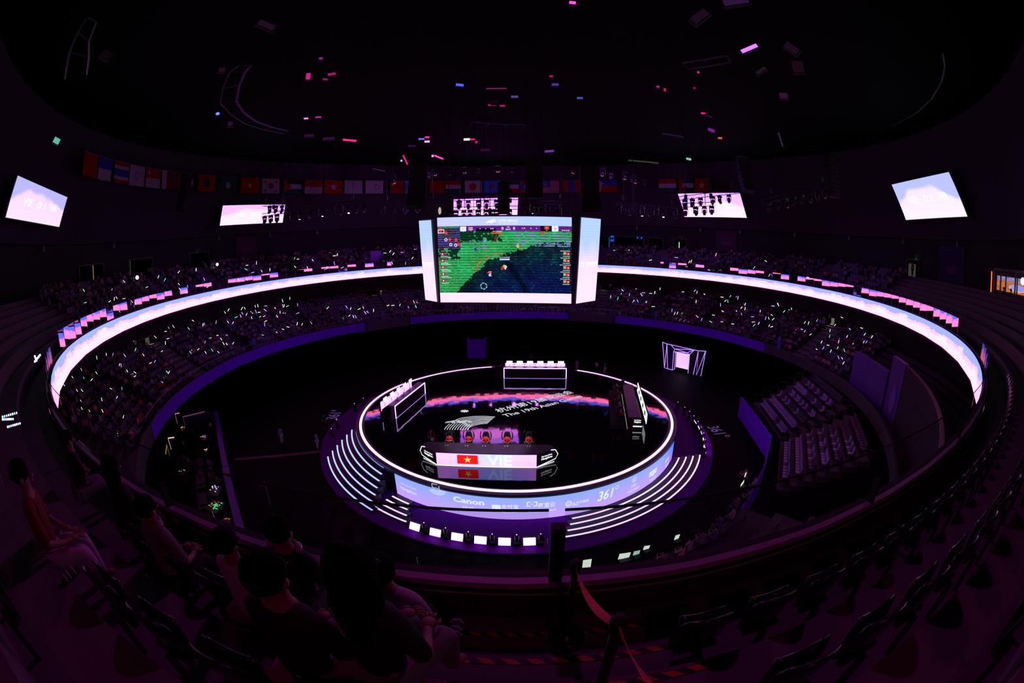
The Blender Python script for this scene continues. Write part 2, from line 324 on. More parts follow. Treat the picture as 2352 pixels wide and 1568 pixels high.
    put((W > 322) & (W < 366) & (H > 105) & (H < 138), (.9, .05, .06)); put((W > 322) & (W < 366) & (H > 111) & (H < 132), (.95, .95, .95)); put((W > 322) & (W < 366) & (H > 117) & (H < 126), (.06, .06, .3))
    put((W > 1080) & (W < 1128) & (H > 96) & (H < 128), (1.0, .03, .03)); put(np.hypot(W - 1104, H - 112) < 6, (1, .8, .2))
    h = H < 92; st = .5 + .5 * vnoise(U, V, 6, 60, 9); r[h] = (.48 + .2 * st * (1 - U))[h]; g[h] = (.62 + .06 * st)[h]; b[h] = 1.15
    f = H > 768; put(f, (1.6, .84, 1.3))
    return r, g, b
sf = screen('front_screen', quadfn(*JF), 440, 284, game_col, jb, JO, sample=False)
def side_col(U, V):
    t = np.clip((V - .25) / .5 + .25 * (vnoise(U, V, 3, 6, 2) - .5), 0, 1)
    return 1.25 - .75 * t, .84 - .16 * t + .03 * np.sin(V * 200), 1.3 + 0 * t
for nm, Q in (('side_screen', JL), ('side_screen', JR)):
    s_ = screen(nm, quadfn(*Q), 12, 60, side_col, jb, JO)
    n = (Q[1] - Q[0]).cross(Q[3] - Q[0]).normalized(); ctr = (Q[0] * .55 + Q[3] * .45 + Q[1] * .55 + Q[2] * .45) / 2; ux = (Q[1] - Q[0]).normalized(); uy = (Q[3] - Q[0]).normalized(); wd = (Q[1] - Q[0]).length
    mb = MB(JO); f = plane_fn(ctr + n * .03, ux, uy)
    mb.tube([f(-wd * .34 + math.cos(t) * .2, math.sin(t) * .26) for t in [i * .5236 for i in range(12)]], .035, 4, closed=True)
    text_on(mb, '王者荣耀', lambda x, y: f(x + wd * .14, y + .08), .32, bold=.02, width=wd * .58); text_on(mb, 'ASIAN GAMES VERSION', lambda x, y: f(x + wd * .1, y - .22), .09, width=wd * .5)
    mb.build('screen_lettering', emat('pale_lettering', (2, 1.3, 1.7), False), s_)
# writing on the front face
n = (JF[1] - JF[0]).cross(JF[3] - JF[0]).normalized(); FX = (JF[1] - JF[0]).normalized(); FY = (JF[3] - JF[0]).normalized(); FN = n
q = quadfn(*JF); PXM = (JF[1] - JF[0]).length / 1351
def jf(W, H): 
    c = q(W / 1351, 1 - H / 865) + FN * .03; return plane_fn(c, FX, FY)
wt = MB(JO); dk = MB(JO); fa = MB(JO)
for s, W, H, h, wd in (('0', 665, 120, 30, 20), ('0', 780, 120, 30, 20), ('VS', 722, 108, 13, 26), ('00:47', 722, 130, 15, 50), ('2.2k', 560, 122, 12, 36), ('3.1k', 875, 118, 12, 36), ('0', 440, 122, 12, 9), ('0', 497, 122, 12, 9), ('0', 948, 118, 12, 9), ('0', 1003, 118, 12, 9), ('THA', 345, 142, 6, 16), ('VIE', 1104, 136, 6, 14),
                       ('VIE.F.A.NGUYEN', 612, 150, 9, 100), ('THA.V.THANASAN', 680, 410, 9, 110), ('BOSS', 532, 556, 8, 30), ('亚运电竞', 1290, 133, 10, 80)):
    text_on(wt, s, jf(W, H), h * PXM, width=wd * PXM, bold=.01)
for i, s in enumerate(('VIE.F.D.HUYNH', 'VIE.D.V.NGUYEN', 'VIE.S.T.T.NGUYEN', 'VIE.M.T.DANG', 'VIE.N.A.NGUYEN')): text_on(wt, s, jf(1285, 340 + 70 * i), 10 * PXM, width=(95 + 15 * (i == 2)) * PXM)
for i, s in enumerate(('THA.J.LUNGPETH', 'THA.K.NUERMA', 'THA.V.SUKANYA', 'THA.A.NONTPAK', 'THA.S.THANASIN')): text_on(wt, s, jf(80, 342 + 68 * i), 9 * PXM, width=105 * PXM)
text_on(dk, '1', jf(266, 121), 26 * PXM, wide=.7); text_on(dk, '0', jf(1187, 120), 26 * PXM)
text_on(fa, '杭州第19届亚运会', jf(722, 43), 24 * PXM, width=200 * PXM, bold=.01); text_on(fa, 'The 19th Asian Games', jf(722, 69), 13 * PXM, width=195 * PXM)
f = jf(555, 52)
for i in range(7): fa.tube([f((-55 + 9 * i + 50 * t) * PXM, (-20 + 3 * i + 26 * math.sin(t * 3.1)) * PXM) for t in [k / 6 for k in range(7)]], 2.2 * PXM, 4)
wt.build('screen_lettering', emat('screen_white', (1.1, 1.1, 1.1), False), sf); dk.build('score_digits', mat('screen_ink', (.02, .02, .05), .6), sf); fa.build('header_lettering', emat('header_pale', (1.2, 1.05, 1.4), False), sf)
# casing
def inset(P, d): return [p - FN * d for p in P]
top = [JL[3], JL[2], JF[3], JF[2], JR[3], JR[2]]; bot = [JL[0], JL[1], JF[0], JF[1], JR[0], JR[1]]
cen = Vector((-1.2, 5.0, 0))
def push(p, k, dz): v = Vector((p.x - cen.x, p.y - cen.y, 0)); L = v.length; return Vector((cen.x + v.x * (L + k) / L, cen.y + v.y * (L + k) / L, p.z + dz))
T1 = [push(p, -.12, .16) for p in top]; B1 = [push(p, -.12, -.16) for p in bot]
bk = [Vector((8.0, 5.0, 0)), Vector((6.0, 10.5, 0)), Vector((-8.0, 11.5, 0)), Vector((-10.4, 6.5, 0))]
T1 += [Vector((p.x, p.y, 20.9)) for p in bk]; B1 += [Vector((p.x * .97, p.y, 12.8)) for p in bk]
N_ = len(T1); MB(JO).add(T1 + B1, [tuple(range(N_)), tuple(reversed(range(N_, 2 * N_)))] + [(i, i + N_, (i + 1) % N_ + N_, (i + 1) % N_) for i in range(N_)]).build('cube_casing', M_BLACK, jb)
hb = MB(JO)
for x, y in ((-6.5, .8), (-2.5, .3), (1, 0), (4.3, -.2), (-8, 6), (5.8, 5), (-5, 10), (3, 9.5)):
    hb.tube([(x, y, 20.8), (x, y, 34.7)], .035, 5); hb.box((x, y, 21.3), (.3, .3, .7))
hb.build('hoist_chains', M_DARK, jb)

# ================================================================ WALL SCREENS
def sky_col(k):
    def f(U, V):
        n = vnoise(U, V, 3.2, 2.4, k) + .5 * vnoise(U, V, 8, 5, k + 1); e = .72 + .22 * np.abs(U - .55) * 0 - .28 * (np.abs(U - .48) > .22) * np.clip((np.abs(U - .48) - .22) * 4, 0, 1) + .22 * (n - .75)
        t = np.clip((V - e) / .1 + .5, 0, 1); br = SCB[k]
        lo = np.stack([br[0] * (1.0 + 0 * V), br[1] * (.85 + .15 * (1 - V)), br[0] * (1.02 + 0 * V)]); hi = np.stack([br[0] * .52 + 0 * V, br[1] * .62 + 0 * V, br[0] * 1.05 + 0 * V])
        c = lo * (1 - t) + hi * t; return c[0], c[1], c[2]
    return f
SCB = {0: (1.0, .80), 1: (2.4, .93), 2: (4.4, .88), 3: (2.4, .95), 4: (1.0, .92)}
WS = [((13, 499), (136, 521), (155, 453), (41, 403), 0, 'far left'), ((505, 518), (649, 511), (655, 470), (512, 472), 1, 'left of the video cube'), ((1042, 497), (1188, 494), (1190, 454), (1042, 458), 2, 'directly behind the video cube'),
      ((1575, 498), (1715, 500), (1699, 443), (1557, 445), 3, 'right of the video cube'), ((2081, 505), (2222, 497), (2179, 395), (2048, 424), 4, 'far right')]
for bl, br_, tr, tl, k, where in WS:
    C4 = [oncyl(*p, 44.6) for p in (bl, br_, tr, tl)]; c = sum(C4, Vector()) / 4; tg = ((C4[1] - C4[0]) + (C4[2] - C4[3])); tg.z = 0; tg.normalize(); nn = Vector((tg.y, -tg.x, 0))
    P4 = []
    for p in (bl, br_, tr, tl):            # the sight line cut with the flat screen's own upright plane
        d = ray(*p); P4.append(CAM + d * ((c - CAM).dot(nn) / d.dot(nn)))
    c = sum(P4, Vector()) / 4
    t = thing('wall_screen', 'bright screen %s on the upper wall' % ('reading VIE 0:1 THA, ' + where if k != 2 else where), 'screen', tuple(c))
    s_ = screen('screen_face', quadfn(*P4), 40, 28, sky_col(k), t, c)
    back = [p - nn * .25 for p in P4]; m0 = sum(P4, Vector()) / 4; big = [m0 + (p - m0) * 1.0 + (p - m0).normalized() * .28 for p in P4]; bigb = [p - nn * .5 for p in big]; big = [p - nn * .05 for p in big]
    MB(c).add(big + bigb, [(3, 2, 1, 0), (4, 5, 6, 7), (0, 1, 5, 4), (1, 2, 6, 5), (2, 3, 7, 6), (3, 0, 4, 7)]).build('housing', M_BLACK, t)
    mb = MB(c); uy = ((P4[3] + P4[2]) - (P4[0] + P4[1])).normalized(); wd = (P4[1] - P4[0]).length; hh = (P4[3] - P4[0]).length
    if k != 2:
        for s, fx in (('VIE', -.22), ('0:1', .03), ('THA', .26)): text_on(mb, s, plane_fn(c + nn * .06 + tg * wd * fx - uy * .02 * hh, tg, uy), hh * .2, width=wd * (.17 if s != '0:1' else .15))
    else:
        for j, s in enumerate(('杭州亚运会 电子竞技 心心相融 @未来', 'ESPORTS HANGZHOU 2022 ASIAN GAMES')): text_on(mb, s, plane_fn(c + nn * .06 + uy * (.32 - .36 * j) * hh, tg, uy), .32, width=wd * .8, bold=.01)
    mb.build('screen_lettering', emat('wall_screen_white', (2.2, 1.6, 2.2), False), s_)
# ================================================================ STAGE
SC = (-.123, 0.0); SZ = 2.136
st = thing('round_stage', 'large round glossy black stage with glowing white rim in the hall centre', 'stage', (SC[0], SC[1], 0))
SO = (SC[0], SC[1], 0)
MB(SO).strip([(0.0, SZ - .12), (15.1, SZ - .12), (15.1, SZ), (0.0, SZ)], -180, 180, 96, 0, SC).build('led_floor', deck_mat(), st)
M_RIM = mat('stage_rim', (.016, .008, .03), .4)
MB(SO).strip([(15.1, SZ - .005), (15.33, SZ - .005)], -180, 180, 128, 0, SC).strip([(15.33, SZ - .005), (15.6, SZ - .005), (15.93, SZ - .01), (15.93, .12), (0.0, .12)], -180, 180, 128, 0, SC).build('stage_body', M_RIM, st)
rl = MB(SO); E_RING = emat('ring_light', (2.6, 1.02, 3.2))
for a0, a1 in ((-257.6, 59.0),): rl.strip([(15.34, SZ), (15.34, SZ + .05), (15.58, SZ + .02), (15.58, SZ)], a0, a1, 120, 0, SC)
rl.build('ring_light', E_RING, st)
# plinth disc
MB(SO).strip([(15.9, .12), (19.72, .12), (19.72, 0)], -180, 180, 128, 0, SC).build('plinth', mat('plinth_satin', (.13, .001, .30), .6, spec=.04), st)
# curved video skirt
def skirt_col(U, V):
    t = V; n = .04 * (vnoise(U, V, 20, 3, 3) - .5)
    wy = np.clip((U - .86) / .14, 0, 1)
    r = .62 - .34 * t + n - .30 * wy * (.4 + t * .6); g = .36 + .07 * t - .20 * wy; b = 1.05 + 0 * t
    return r, g, b
SK0, SK1, SKZ0, SKZ1, SKR = -124.3, -30.6, .13, 1.93, 15.99
sk = screen('skirt_display', lambda u, v: pol(SKR, SK0 + (SK1 - SK0) * u, SKZ0 + (SKZ1 - SKZ0) * v, SC), 200, 16, skirt_col, st, SO)
mb = MB(SO); E_SK = emat('skirt_lettering', (.75, .86, 1.15), False)
def ska(px, py):        # azimuth on the skirt under a surveyed point
    d = ray(px, py); ox, oy = CAM.x - SC[0], CAM.y; a = d.x**2 + d.y**2; b = d.x * ox + d.y * oy; c = ox * ox + oy * oy - SKR * SKR
    t = (-b - math.sqrt(max(0, b * b - a * c))) / a; p = CAM + d * t; return az((p.x - SC[0], p.y)), p.z
def skt(s, px, py, h, wd, bold=.0, shear=0):
    a, z = ska(px, py); text_on(mb, s, cyl_out(SKR + .02, a, z, SC), h, width=wd, bold=bold, shear=shear)
skt('19th Asian Games', 938, 1116, .16, 1.55); skt('Hangzhou', 938, 1127, .34, 1.6, .015)
skt('Canon', 1076, 1150, .46, 2.2, .03); skt('佳能', 1077, 1167, .32, .95, .01)
skt('支付宝', 1171, 1163, .36, 1.15, .015); skt('ALIPAY', 1171, 1175, .16, 1.15)
skt('阿里云', 1256, 1159, .4, 1.15, .015); skt('Alibaba Cloud', 1244, 1172, .22, 1.95)
skt('太平洋保险', 1334, 1152, .24, 1.25, .01); skt('CPIC', 1322, 1159, .14, .5, .01)
skt('361', 1391, 1135, .85, 1.25, .02, .15)
skt('ICBC', 1456, 1114, .22, .62, .015); skt('中国工商银行', 1455, 1124, .22, 1.35, .01)
skt('吉利汽车', 1500, 1098, .24, 1.1, .01); skt('GEELY AUTO', 1500, 1105, .12, 1.0)
skt('BOR', 1532, 1055, .34, .95, .03, .2); skt('NAN', 1532, 1066, .34, .95, .03, .2)
def ringo(px, py, r, w, sx=1.0):
    a, z = ska(px, py); f = cyl_out(SKR + .02, a, z, SC); P = [(math.cos(t) * sx, math.sin(t)) for t in [i * math.pi / 10 for i in range(20)]]
    mb.add([f(x * (r + w), y * (r + w)) for x, y in P] + [f(x * r, y * r) for x, y in P], [(i, (i + 1) % 20, 20 + (i + 1) % 20, 20 + i) for i in range(20)])
ringo(1417, 1118, .11, .05); ringo(1457, 1101, .2, .04); ringo(1306, 1156, .17, .07); ringo(1306, 1156, .07, .04)
a, z = ska(1457, 1101); f = cyl_out(SKR + .02, a, z, SC)
for x0, x1, y0, y1 in ((-.11, .11, .08, .11), (-.11, .11, -.11, -.08), (-.02, .02, -.1, .1), (-.11, -.08, -.11, .1)): mb.add([f(x0, y0), f(x1, y0), f(x1, y1), f(x0, y1)], [(0, 1, 2, 3)])
a, z = ska(1140, 1166); f = cyl_out(SKR + .02, a, z, SC); q_ = [(-.27, -.27), (.27, -.27), (.3, -.2), (.3, .2), (.27, .27), (-.27, .27), (-.3, .2), (-.3, -.2)]; mb.add([f(*p) for p in q_], [tuple(range(8))])
a, z = ska(1222, 1157); f = cyl_out(SKR + .02, a, z, SC)
for s in (-1, 1):
    for p in (((.3, .2), (.08, .2), (.08, .13), (.3, .13)), ((.3, -.13), (.08, -.13), (.08, -.2), (.3, -.2)), ((.36, .2), (.28, .2), (.28, -.2), (.36, -.2))): mb.add([f(s * x, y) for x, y in p], [(0, 1, 2, 3)])
mb.add([f(-.09, -.03), f(.09, -.03), f(.09, .03), f(-.09, .03)], [(0, 1, 2, 3)])
a, z = ska(1500, 1085); f = cyl_out(SKR + .02, a, z, SC)       # car maker's shield of six panes
for i in range(3):
    for j in range(2):
        x0 = -.6 + i * .4; w0 = .37; yb = [.02, -.27][j]; sl = [0, .06][j] * (1 - abs(i - 1)); mb.add([f(x0, yb + (.0 if j == 0 else .1 * abs(i - 1))), f(x0 + w0, yb + (.0 if j == 0 else .1 * abs(i - 1))), f(x0 + w0, yb + .25), f(x0, yb + .25)], [(0, 1, 2, 3)])
# games emblem: fan of arcs
def fan(fn, s, n=9, m_=None, tgt=None, w=.022):
    T_ = tgt or mb
    for i in range(n):
        r = s * (.35 + .65 * i / (n - 1)); P = [(r * math.cos(t), -r * math.sin(t) * .8) for t in [math.radians(18 + k * 9) for k in range(15)]]
        for p, q in zip(P, P[1:]): T_.add([fn(*p), fn(*q), fn(q[0] * (1 - w / r), q[1] * (1 - w / r)), fn(p[0] * (1 - w / r), p[1] * (1 - w / r))], [(0, 1, 2, 3)])
a, z = ska(1003, 1126); f = cyl_out(SKR + .02, a, z + .25, SC); fan(f, .78, 10)
for p in (((-.35, .28), (.1, .28), (.1, .24), (-.35, .24)), ((-.35, .28), (-.31, .28), (-.31, -.05), (-.35, -.05)), ((-.35, -.02), (.2, -.02), (.2, -.06), (-.35, -.06)), ((.2, .2), (.24, .2), (.24, -.06), (.2, -.06))): mb.add([f(*v) for v in p], [(0, 1, 2, 3)])
mb.build('skirt_lettering', E_SK, sk)
# left flight of lit steps
E_BLUE = emat('cool_strip', (.62, .74, 2.2)); E_PINK = emat('warm_strip', (1.6, .88, 2.0))
M_STEP = mat('step_black', (.02, .016, .03), .4)
for k in range(7):
    r = 19.05 - .515 * k; z = .30 + .25 * k; b0 = -122.1 - 1.19 * k; b1 = -153.6 - 1.72 * k
    b = MB(SO).strip([(r + .02, z - .25 if k else .12), (r + .02, z), (r - .54, z)], b0, b1, 24, 0, SC)
    for aa in (b0, b1): b.add([pol(rr_, aa, zz, SC) for rr_, zz in ((r + .02, z), (r - .54, z), (r - .54, .12), (r + .02, .12))], [(0, 1, 2, 3)])
    s_ = b.build('step', M_STEP, st)
    MB(SO).strip([(r - .02, z + .004), (r - .02, z + .03), (r - .15, z + .03), (r - .15, z + .004)], b0 - .3, b1 + .3, 24, 0, SC).build('step_light', E_BLUE, s_)
for k in range(4):
    r = 16.6 + .62 * k
    for b0, b1 in ((-29.6 + 1.25 * k, -77.0 - 1.2 * k), (-117.4 + 1.35 * k, -124.0)):
        s_ = MB(SO).strip([(r + .12, .12), (r + .12, .24), (r - .45, .24), (r - .45, .12)], b0, b1, 24, 0, SC, caps=True).build('low_step', M_RIM, st)
        MB(SO).strip([(r + .1, .245), (r + .1, .27), (r - .03, .27), (r - .03, .245)], b0 - .3, b1 + .3, 30, 0, SC).build('step_light', E_PINK, s_)
# text and emblem shown on the LED floor
mb = MB(SO); f1, f2 = onz(1149, 953, SZ), onz(1326, 901, SZ)
o1, o2 = onz(1140, 944, SZ), onz(1312, 899, SZ); o3, o4 = onz(1157, 955, SZ), onz(1334, 909, SZ)
def floor_line(s, a, b, h, m_):
    a = Vector((a.x, a.y, SZ + .006)); b = Vector((b.x, b.y, SZ + .006)); u = (b - a); L = u.length; u.normalize(); v = Vector((-u.y, u.x, 0)); mid = (a + b) / 2
    text_on(m_, s, lambda x, y: mid + u * x + v * y, h, width=L, bold=.01)
floor_line('杭州第19届亚运会', o1, o2, 1.15, mb); floor_line('The 19th Asian Games', o3, o4, .75, mb)
eo = onz(1048, 985, SZ); ez = SZ + .006      # emblem: bundled waves running into a fan of lines
def em(x, y): return (eo.x + x, eo.y + y, ez)
def stroke(P, w):
    for (x0, y0), (x1, y1) in zip(P, P[1:]):
        dx, dy = x1 - x0, y1 - y0; L = math.hypot(dx, dy) or 1; nx, ny = -dy / L * w / 2, dx / L * w / 2
        mb.add([em(x0 - nx, y0 - ny), em(x1 - nx, y1 - ny), em(x1 + nx, y1 + ny), em(x0 + nx, y0 + ny)], [(0, 1, 2, 3)])
for i in range(10):
    t = i / 9; x0 = -1.05 + 2.1 * t; stroke([(x0, -.2), (x0 + .05, .3), (x0 + .17, .8), (x0 + .3, 1.15)], .075)
fo = [onz(*q, SZ) for q in ((1047, 964), (1062, 959), (1087, 956), (1112, 955.5), (1137, 957))]; fi = [onz(*q, SZ) for q in ((1073, 986), (1078, 981), (1087, 977), (1103, 973.5), (1120, 972))]
def pint(L, t):
    x = t * (len(L) - 1); k = min(int(x), len(L) - 2); return L[k].lerp(L[k + 1], x - k)
for i in range(9):
    t = i / 8; P = [pint(fo, k / 14).lerp(pint(fi, k / 14), t) for k in range(15)]; stroke([(p.x - eo.x, p.y - eo.y) for p in P], .10)
for i in range(4):
    for r_ in (.2, .33, .46): stroke([(-.75 + .5 * i + r_ * math.cos(q), 1.35 + .25 * (i % 2) + r_ * .85 * math.sin(q)) for q in [math.radians(v) for v in range(-20, 210, 23)]], .075)
for i in range(8): stroke([( .25, 4.35), (.25 + .42 * math.cos(i * .785), 4.35 + .35 * math.sin(i * .785))], .16)
mb.build('floor_lettering', emat('floor_white', (.62, .66, .72), False), st)
for (a, b) in (((1663, 975), (1662, 1003)), ((785, 948), (755, 966))): pass
def floor_text_obj(s, P0, ux, h, wd, label, group=None):
    P0 = Vector((P0.x, P0.y, .012)); ux = Vector((*ux, 0)).normalized(); uy = Vector((-ux.y, ux.x, 0)); m_ = MB(P0); text_on(m_, s, lambda x, y: P0 + ux * x + uy * y, h, width=wd)
    o = m_.build('floor_marking', emat('floor_violet', (.10, .045, .22), False)); o.location = P0; return tag(o, label, 'floor marking')
pr = onz(1650, 991, 0); floor_text_obj('361°', pr, (.05, -1), 1.5, 2.9, 'violet 361 lettering with degree sign on the black floor right of the stage')
pr = onz(768, 952, 0); floor_text_obj('361°', pr, (-.1, 1), 1.5, 2.9, 'violet 361 lettering with degree sign on the black floor left of the stage')

# ================================================================ FLOOD LIGHTS AND BEAM LIGHTS ROUND THE PLINTH
E_FL = emat('flood_face', (5, 3.0, 6)); fl = None
FA = [-110.6, -105.9, -101.3, -96.7, -92.1, -87.4, -23.3, -18.2, -13.7, -9.4, -4.9]
for i, a in enumerate(FA):
    p = pol(18.8, a, .12, SC); rz = math.radians(a + 90)
    lab = 'white LED flood bar lying on the %s rim of the plinth' % ('front' if a < -60 else 'right')
    if fl is None:
        fl = thing('flood_light', lab, 'stage light', p, rz, 'flood bars round the stage')
        MB().box((0, .02, .3), (.86, .16, .56), M=Matrix.Rotation(math.radians(-28), 3, 'X')).box((-.45, .05, .15), (.05, .2, .3)).box((.45, .05, .15), (.05, .2, .3)).build('housing', M_BLACK, fl)
        MB().box((0, -.10, .34), (.76, .03, .50), M=Matrix.Rotation(math.radians(-28), 3, 'X')).build('lit_face', E_FL, fl)
    else: dup(fl, p, rz, lab, 'flood bars on the %s side of the plinth' % ('front' if a < -60 else 'right'))
    if i == 0: fl['group'] = 'flood bars on the front side of the plinth'
bl = None
for a in [-108.3, -103.6, -99, -94.4, -89.8, -85.3, -26, -20.7, -16, -11.6, -7.2, -2.5, 1.5, 5.5, 10.5, -175, -168, 170, 164]:
    p = pol(18.85, a, .12, SC); side = 'front' if -120 < a < -60 else ('right' if abs(a) < 60 else 'left')
    lab = 'black beam light between the flood bars at the %s of the stage' % side if side != 'left' else 'black beam light standing on the plinth left of the stage'
    if bl is None:
        bl = thing('moving_head_light', lab, 'stage light', p, math.radians(a + 90), 'beam lights at the front of the stage')
        MB().box((0, 0, .12), (.42, .36, .24)).build('base', M_DARK, bl, bevel=.03)
        MB().box((-.2, 0, .42), (.05, .14, .44)).box((.2, 0, .42), (.05, .14, .44)).build('yoke', M_DARK, bl)
        hd = MB().lathe([(.02, -.25), (.13, -.22), (.17, 0), (.15, .25), (.13, .3)], 12, 0, (0, 0, .6)).build('head', M_DARK, bl, smooth=True)
        MB().ell((0, 0, .9), (.05, .05, .04), 8).build('lens', emat('lens_glow', (1.6, .5, 2.2), False), hd)
    else: dup(bl, p, math.radians(a + 90), lab, 'beam lights at the %s of the stage' % side)
# ================================================================ FLAGS UNDER THE ROOF
def cloth(name, col): return mat('cloth_' + name, col, .9, spec=.1)
CR = cloth('red', (.30, .008, .008)); CW = cloth('white', (.34, .30, .38)); CG = cloth('green', (.015, .10, .05)); CB = cloth('blue', (.03, .05, .35)); CK = cloth('black', (.01, .01, .012)); CY = cloth('yellow', (.6, .42, .04)); CM = cloth('maroon', (.12, .01, .03)); CL = cloth('skyblue', (.04, .16, .55))
FM = [CR, CW, CG, CB, CK, CY, CM, CL]; R_, W_, G_, B_, K_, Y_, M_, L_ = range(8)
def h(*c): return [(0, 1, i / len(c), (i + 1) / len(c), k) for i, k in enumerate(reversed(c))]
def vv(*c): return [(i / len(c), (i + 1) / len(c), 0, 1, k) for i, k in enumerate(c)]
FLAGS = [(215, 'dark red', h(R_), []), (243, 'blue over white', h(B_, W_), []), (280, 'red, white and blue striped Thai', [(0, 1, 0, .17, R_), (0, 1, .17, .33, W_), (0, 1, .33, .67, B_), (0, 1, .67, .83, W_), (0, 1, .83, 1, R_)], []), (315, 'white with a faint seal', h(W_), [('ring', .5, .5, .2, L_)]),
 (352, 'red over white Singaporean', h(R_, W_), [('dot', .2, .75, .1, W_)]), (388, 'white and maroon Qatari', [(0, .35, 0, 1, W_), (.35, 1, 0, 1, M_)], []), (426, 'red hoist triangle Palestinian', h(K_, W_, G_), [('tri', R_)]), (475, 'red with green wreath', h(R_), [('dot', .5, .5, .26, G_)]), (524, 'dark green lotus Macau', h(G_), [('dot', .5, .45, .2, W_)]),
 (574, 'plain orange red', h(R_), [('dot', .5, .5, .14, Y_)]), (622, 'white Korean', h(W_), [('dot', .5, .5, .2, R_), ('dot', .5, .42, .12, B_), ('dot', .2, .8, .07, K_), ('dot', .8, .8, .07, K_), ('dot', .2, .2, .07, K_), ('dot', .8, .2, .07, K_)]), (672, 'black, white and green Jordanian', h(K_, W_, G_), [('tri', R_)]),
 (720, 'red over white Indonesian', h(R_, W_), []), (766, 'red Hong Kong', h(R_), [('star', .5, .5, .3, W_)]), (812, 'plain white', h(W_), []), (860, 'white with small round emblem', h(W_), [('ring', .65, .5, .2, R_)]), (912, 'bright red Chinese', h(R_), [('star', .2, .72, .2, Y_)]), (944, 'white with pale triangle', h(W_), [('tri', L_)]),
 (1003, 'plain deep red', h(R_), []), (1041, 'red, white and green', h(R_, W_, G_), []), (1086, 'white Japanese', h(W_), [('dot', .5, .5, .3, R_)]), (1130, 'sky blue Kazakh', h(L_), [('dot', .5, .52, .17, R_)]), (1178, 'green, white and red Kuwaiti', h(G_, W_, R_), []), (1208, 'red and blue Lao', [(0, 1, 0, .25, R_), (0, 1, .25, .75, B_), (0, 1, .75, 1, R_)], [('dot', .5, .5, .17, W_)]),
 (1264, 'striped Malaysian', [(0, 1, i / 14, (i + 1) / 14, R_ if i % 2 else W_) for i in range(14)] , [('canton', B_), ('ring', .22, .72, .16, Y_)]), (1312, 'red and blue Mongolian', vv(R_, B_, R_), []), (1397, 'blue over red Philippine', h(B_, R_), [('tri', W_)]), (1533, 'red, white and green Tajik', h(R_, W_, G_), []), (1576, 'green, white and black Emirati', [(0, .25, 0, 1, R_), (.25, 1, .67, 1, G_), (.25, 1, .33, .67, W_), (.25, 1, 0, .33, K_)], []), (1612, 'red Vietnamese', h(R_), [('star', .5, .5, .3, Y_)])]
FY = {215: 330, 243: 372, 280: 388, 315: 402, 352: 411, 388: 416, 426: 419, 475: 422}
_fa = sorted((az(oncyl(f[0], FY.get(f[0], 428), 43.9)) % 360, f[0]) for f in FLAGS); FWD = {}
for i, (a_, x_) in enumerate(_fa):
    g_ = min([abs(_fa[j][0] - a_) for j in (i - 1, i + 1) if 0 <= j < len(_fa)]); FWD[x_] = min(1.75, .46 * math.radians(g_) * 43.9)
for fx, nm, rects, ex in FLAGS:
    pc = oncyl(fx, FY.get(fx, 428 if fx < 1400 else 427), 43.9); a = az(pc); W2, H2 = FWD[fx], 1.22; zt = 31.35; z0 = zt - 2 * H2; R4 = 43.9
    o = thing('national_flag', '%s flag hanging in the row under the roof' % nm, 'flag', pol(R4, a, zt), 0, None); org = o.location
    P = MB(org)
    def fp(u, v, e=0):
        x = (u - .5) * 2 * W2; wv = .07 * math.sin(u * 9 + fx) * (1.2 - v); return pol(R4 - e + wv, a - math.degrees(x / R4), z0 + 2 * H2 * v)
    for u0, u1, v0, v1, k in rects:
        nu = max(2, int((u1 - u0) * 10)); nv = 2; n0 = len(P.v)
        for i in range(nu):
            A = u0 + (u1 - u0) * i / nu; B = u0 + (u1 - u0) * (i + 1) / nu; P.add([fp(A, v0), fp(B, v0), fp(B, v1), fp(A, v1)], [(0, 1, 2, 3)], k)
    for e in ex:
        if e[0] == 'tri': P.add([fp(0, 0, .03), fp(0, 1, .03), fp(.45, .5, .03)], [(0, 1, 2)], e[1])
        elif e[0] == 'canton': P.add([fp(0, .45, .03), fp(.5, .45, .03), fp(.5, 1, .03), fp(0, 1, .03)], [(0, 1, 2, 3)], e[1])
        else:
            _, cx, cy_, r, k = e; asp = H2 / W2; n = 20
            if e[0] == 'star': Q = [(cx + (r if i % 2 == 0 else r * .42) * math.sin(i * math.pi / 5) * asp, cy_ + (r if i % 2 == 0 else r * .42) * math.cos(i * math.pi / 5)) for i in range(10)]
            else: Q = [(cx + r * math.cos(i * .3142) * asp, cy_ + r * math.sin(i * .3142)) for i in range(20)]
            if e[0] == 'ring':
                Q2 = [(cx + (x - cx) * .78, cy_ + (y - cy_) * .78) for x, y in Q]; P.add([fp(*p, .04) for p in Q] + [fp(*p, .04) for p in Q2], [(i, (i + 1) % 20, 20 + (i + 1) % 20, 20 + i) for i in range(20)], k)
            else: P.add([fp(*p, .04) for p in Q], [tuple(range(len(Q)))], k)
    P.build('cloth', FM, o)
    MB(org).tube([fp(-.03, 1.01), fp(.5, 1.01), fp(1.03, 1.01)], .03, 5).tube([fp(.08, 1.01), (fp(.08, 1)[0], fp(.08, 1)[1], 34.7)], .012, 4).tube([fp(.92, 1.01), (fp(.92, 1)[0], fp(.92, 1)[1], 34.7)], .012, 4).build('rod', mat('rail_steel', (.3, .28, .32), .35, .8), o)

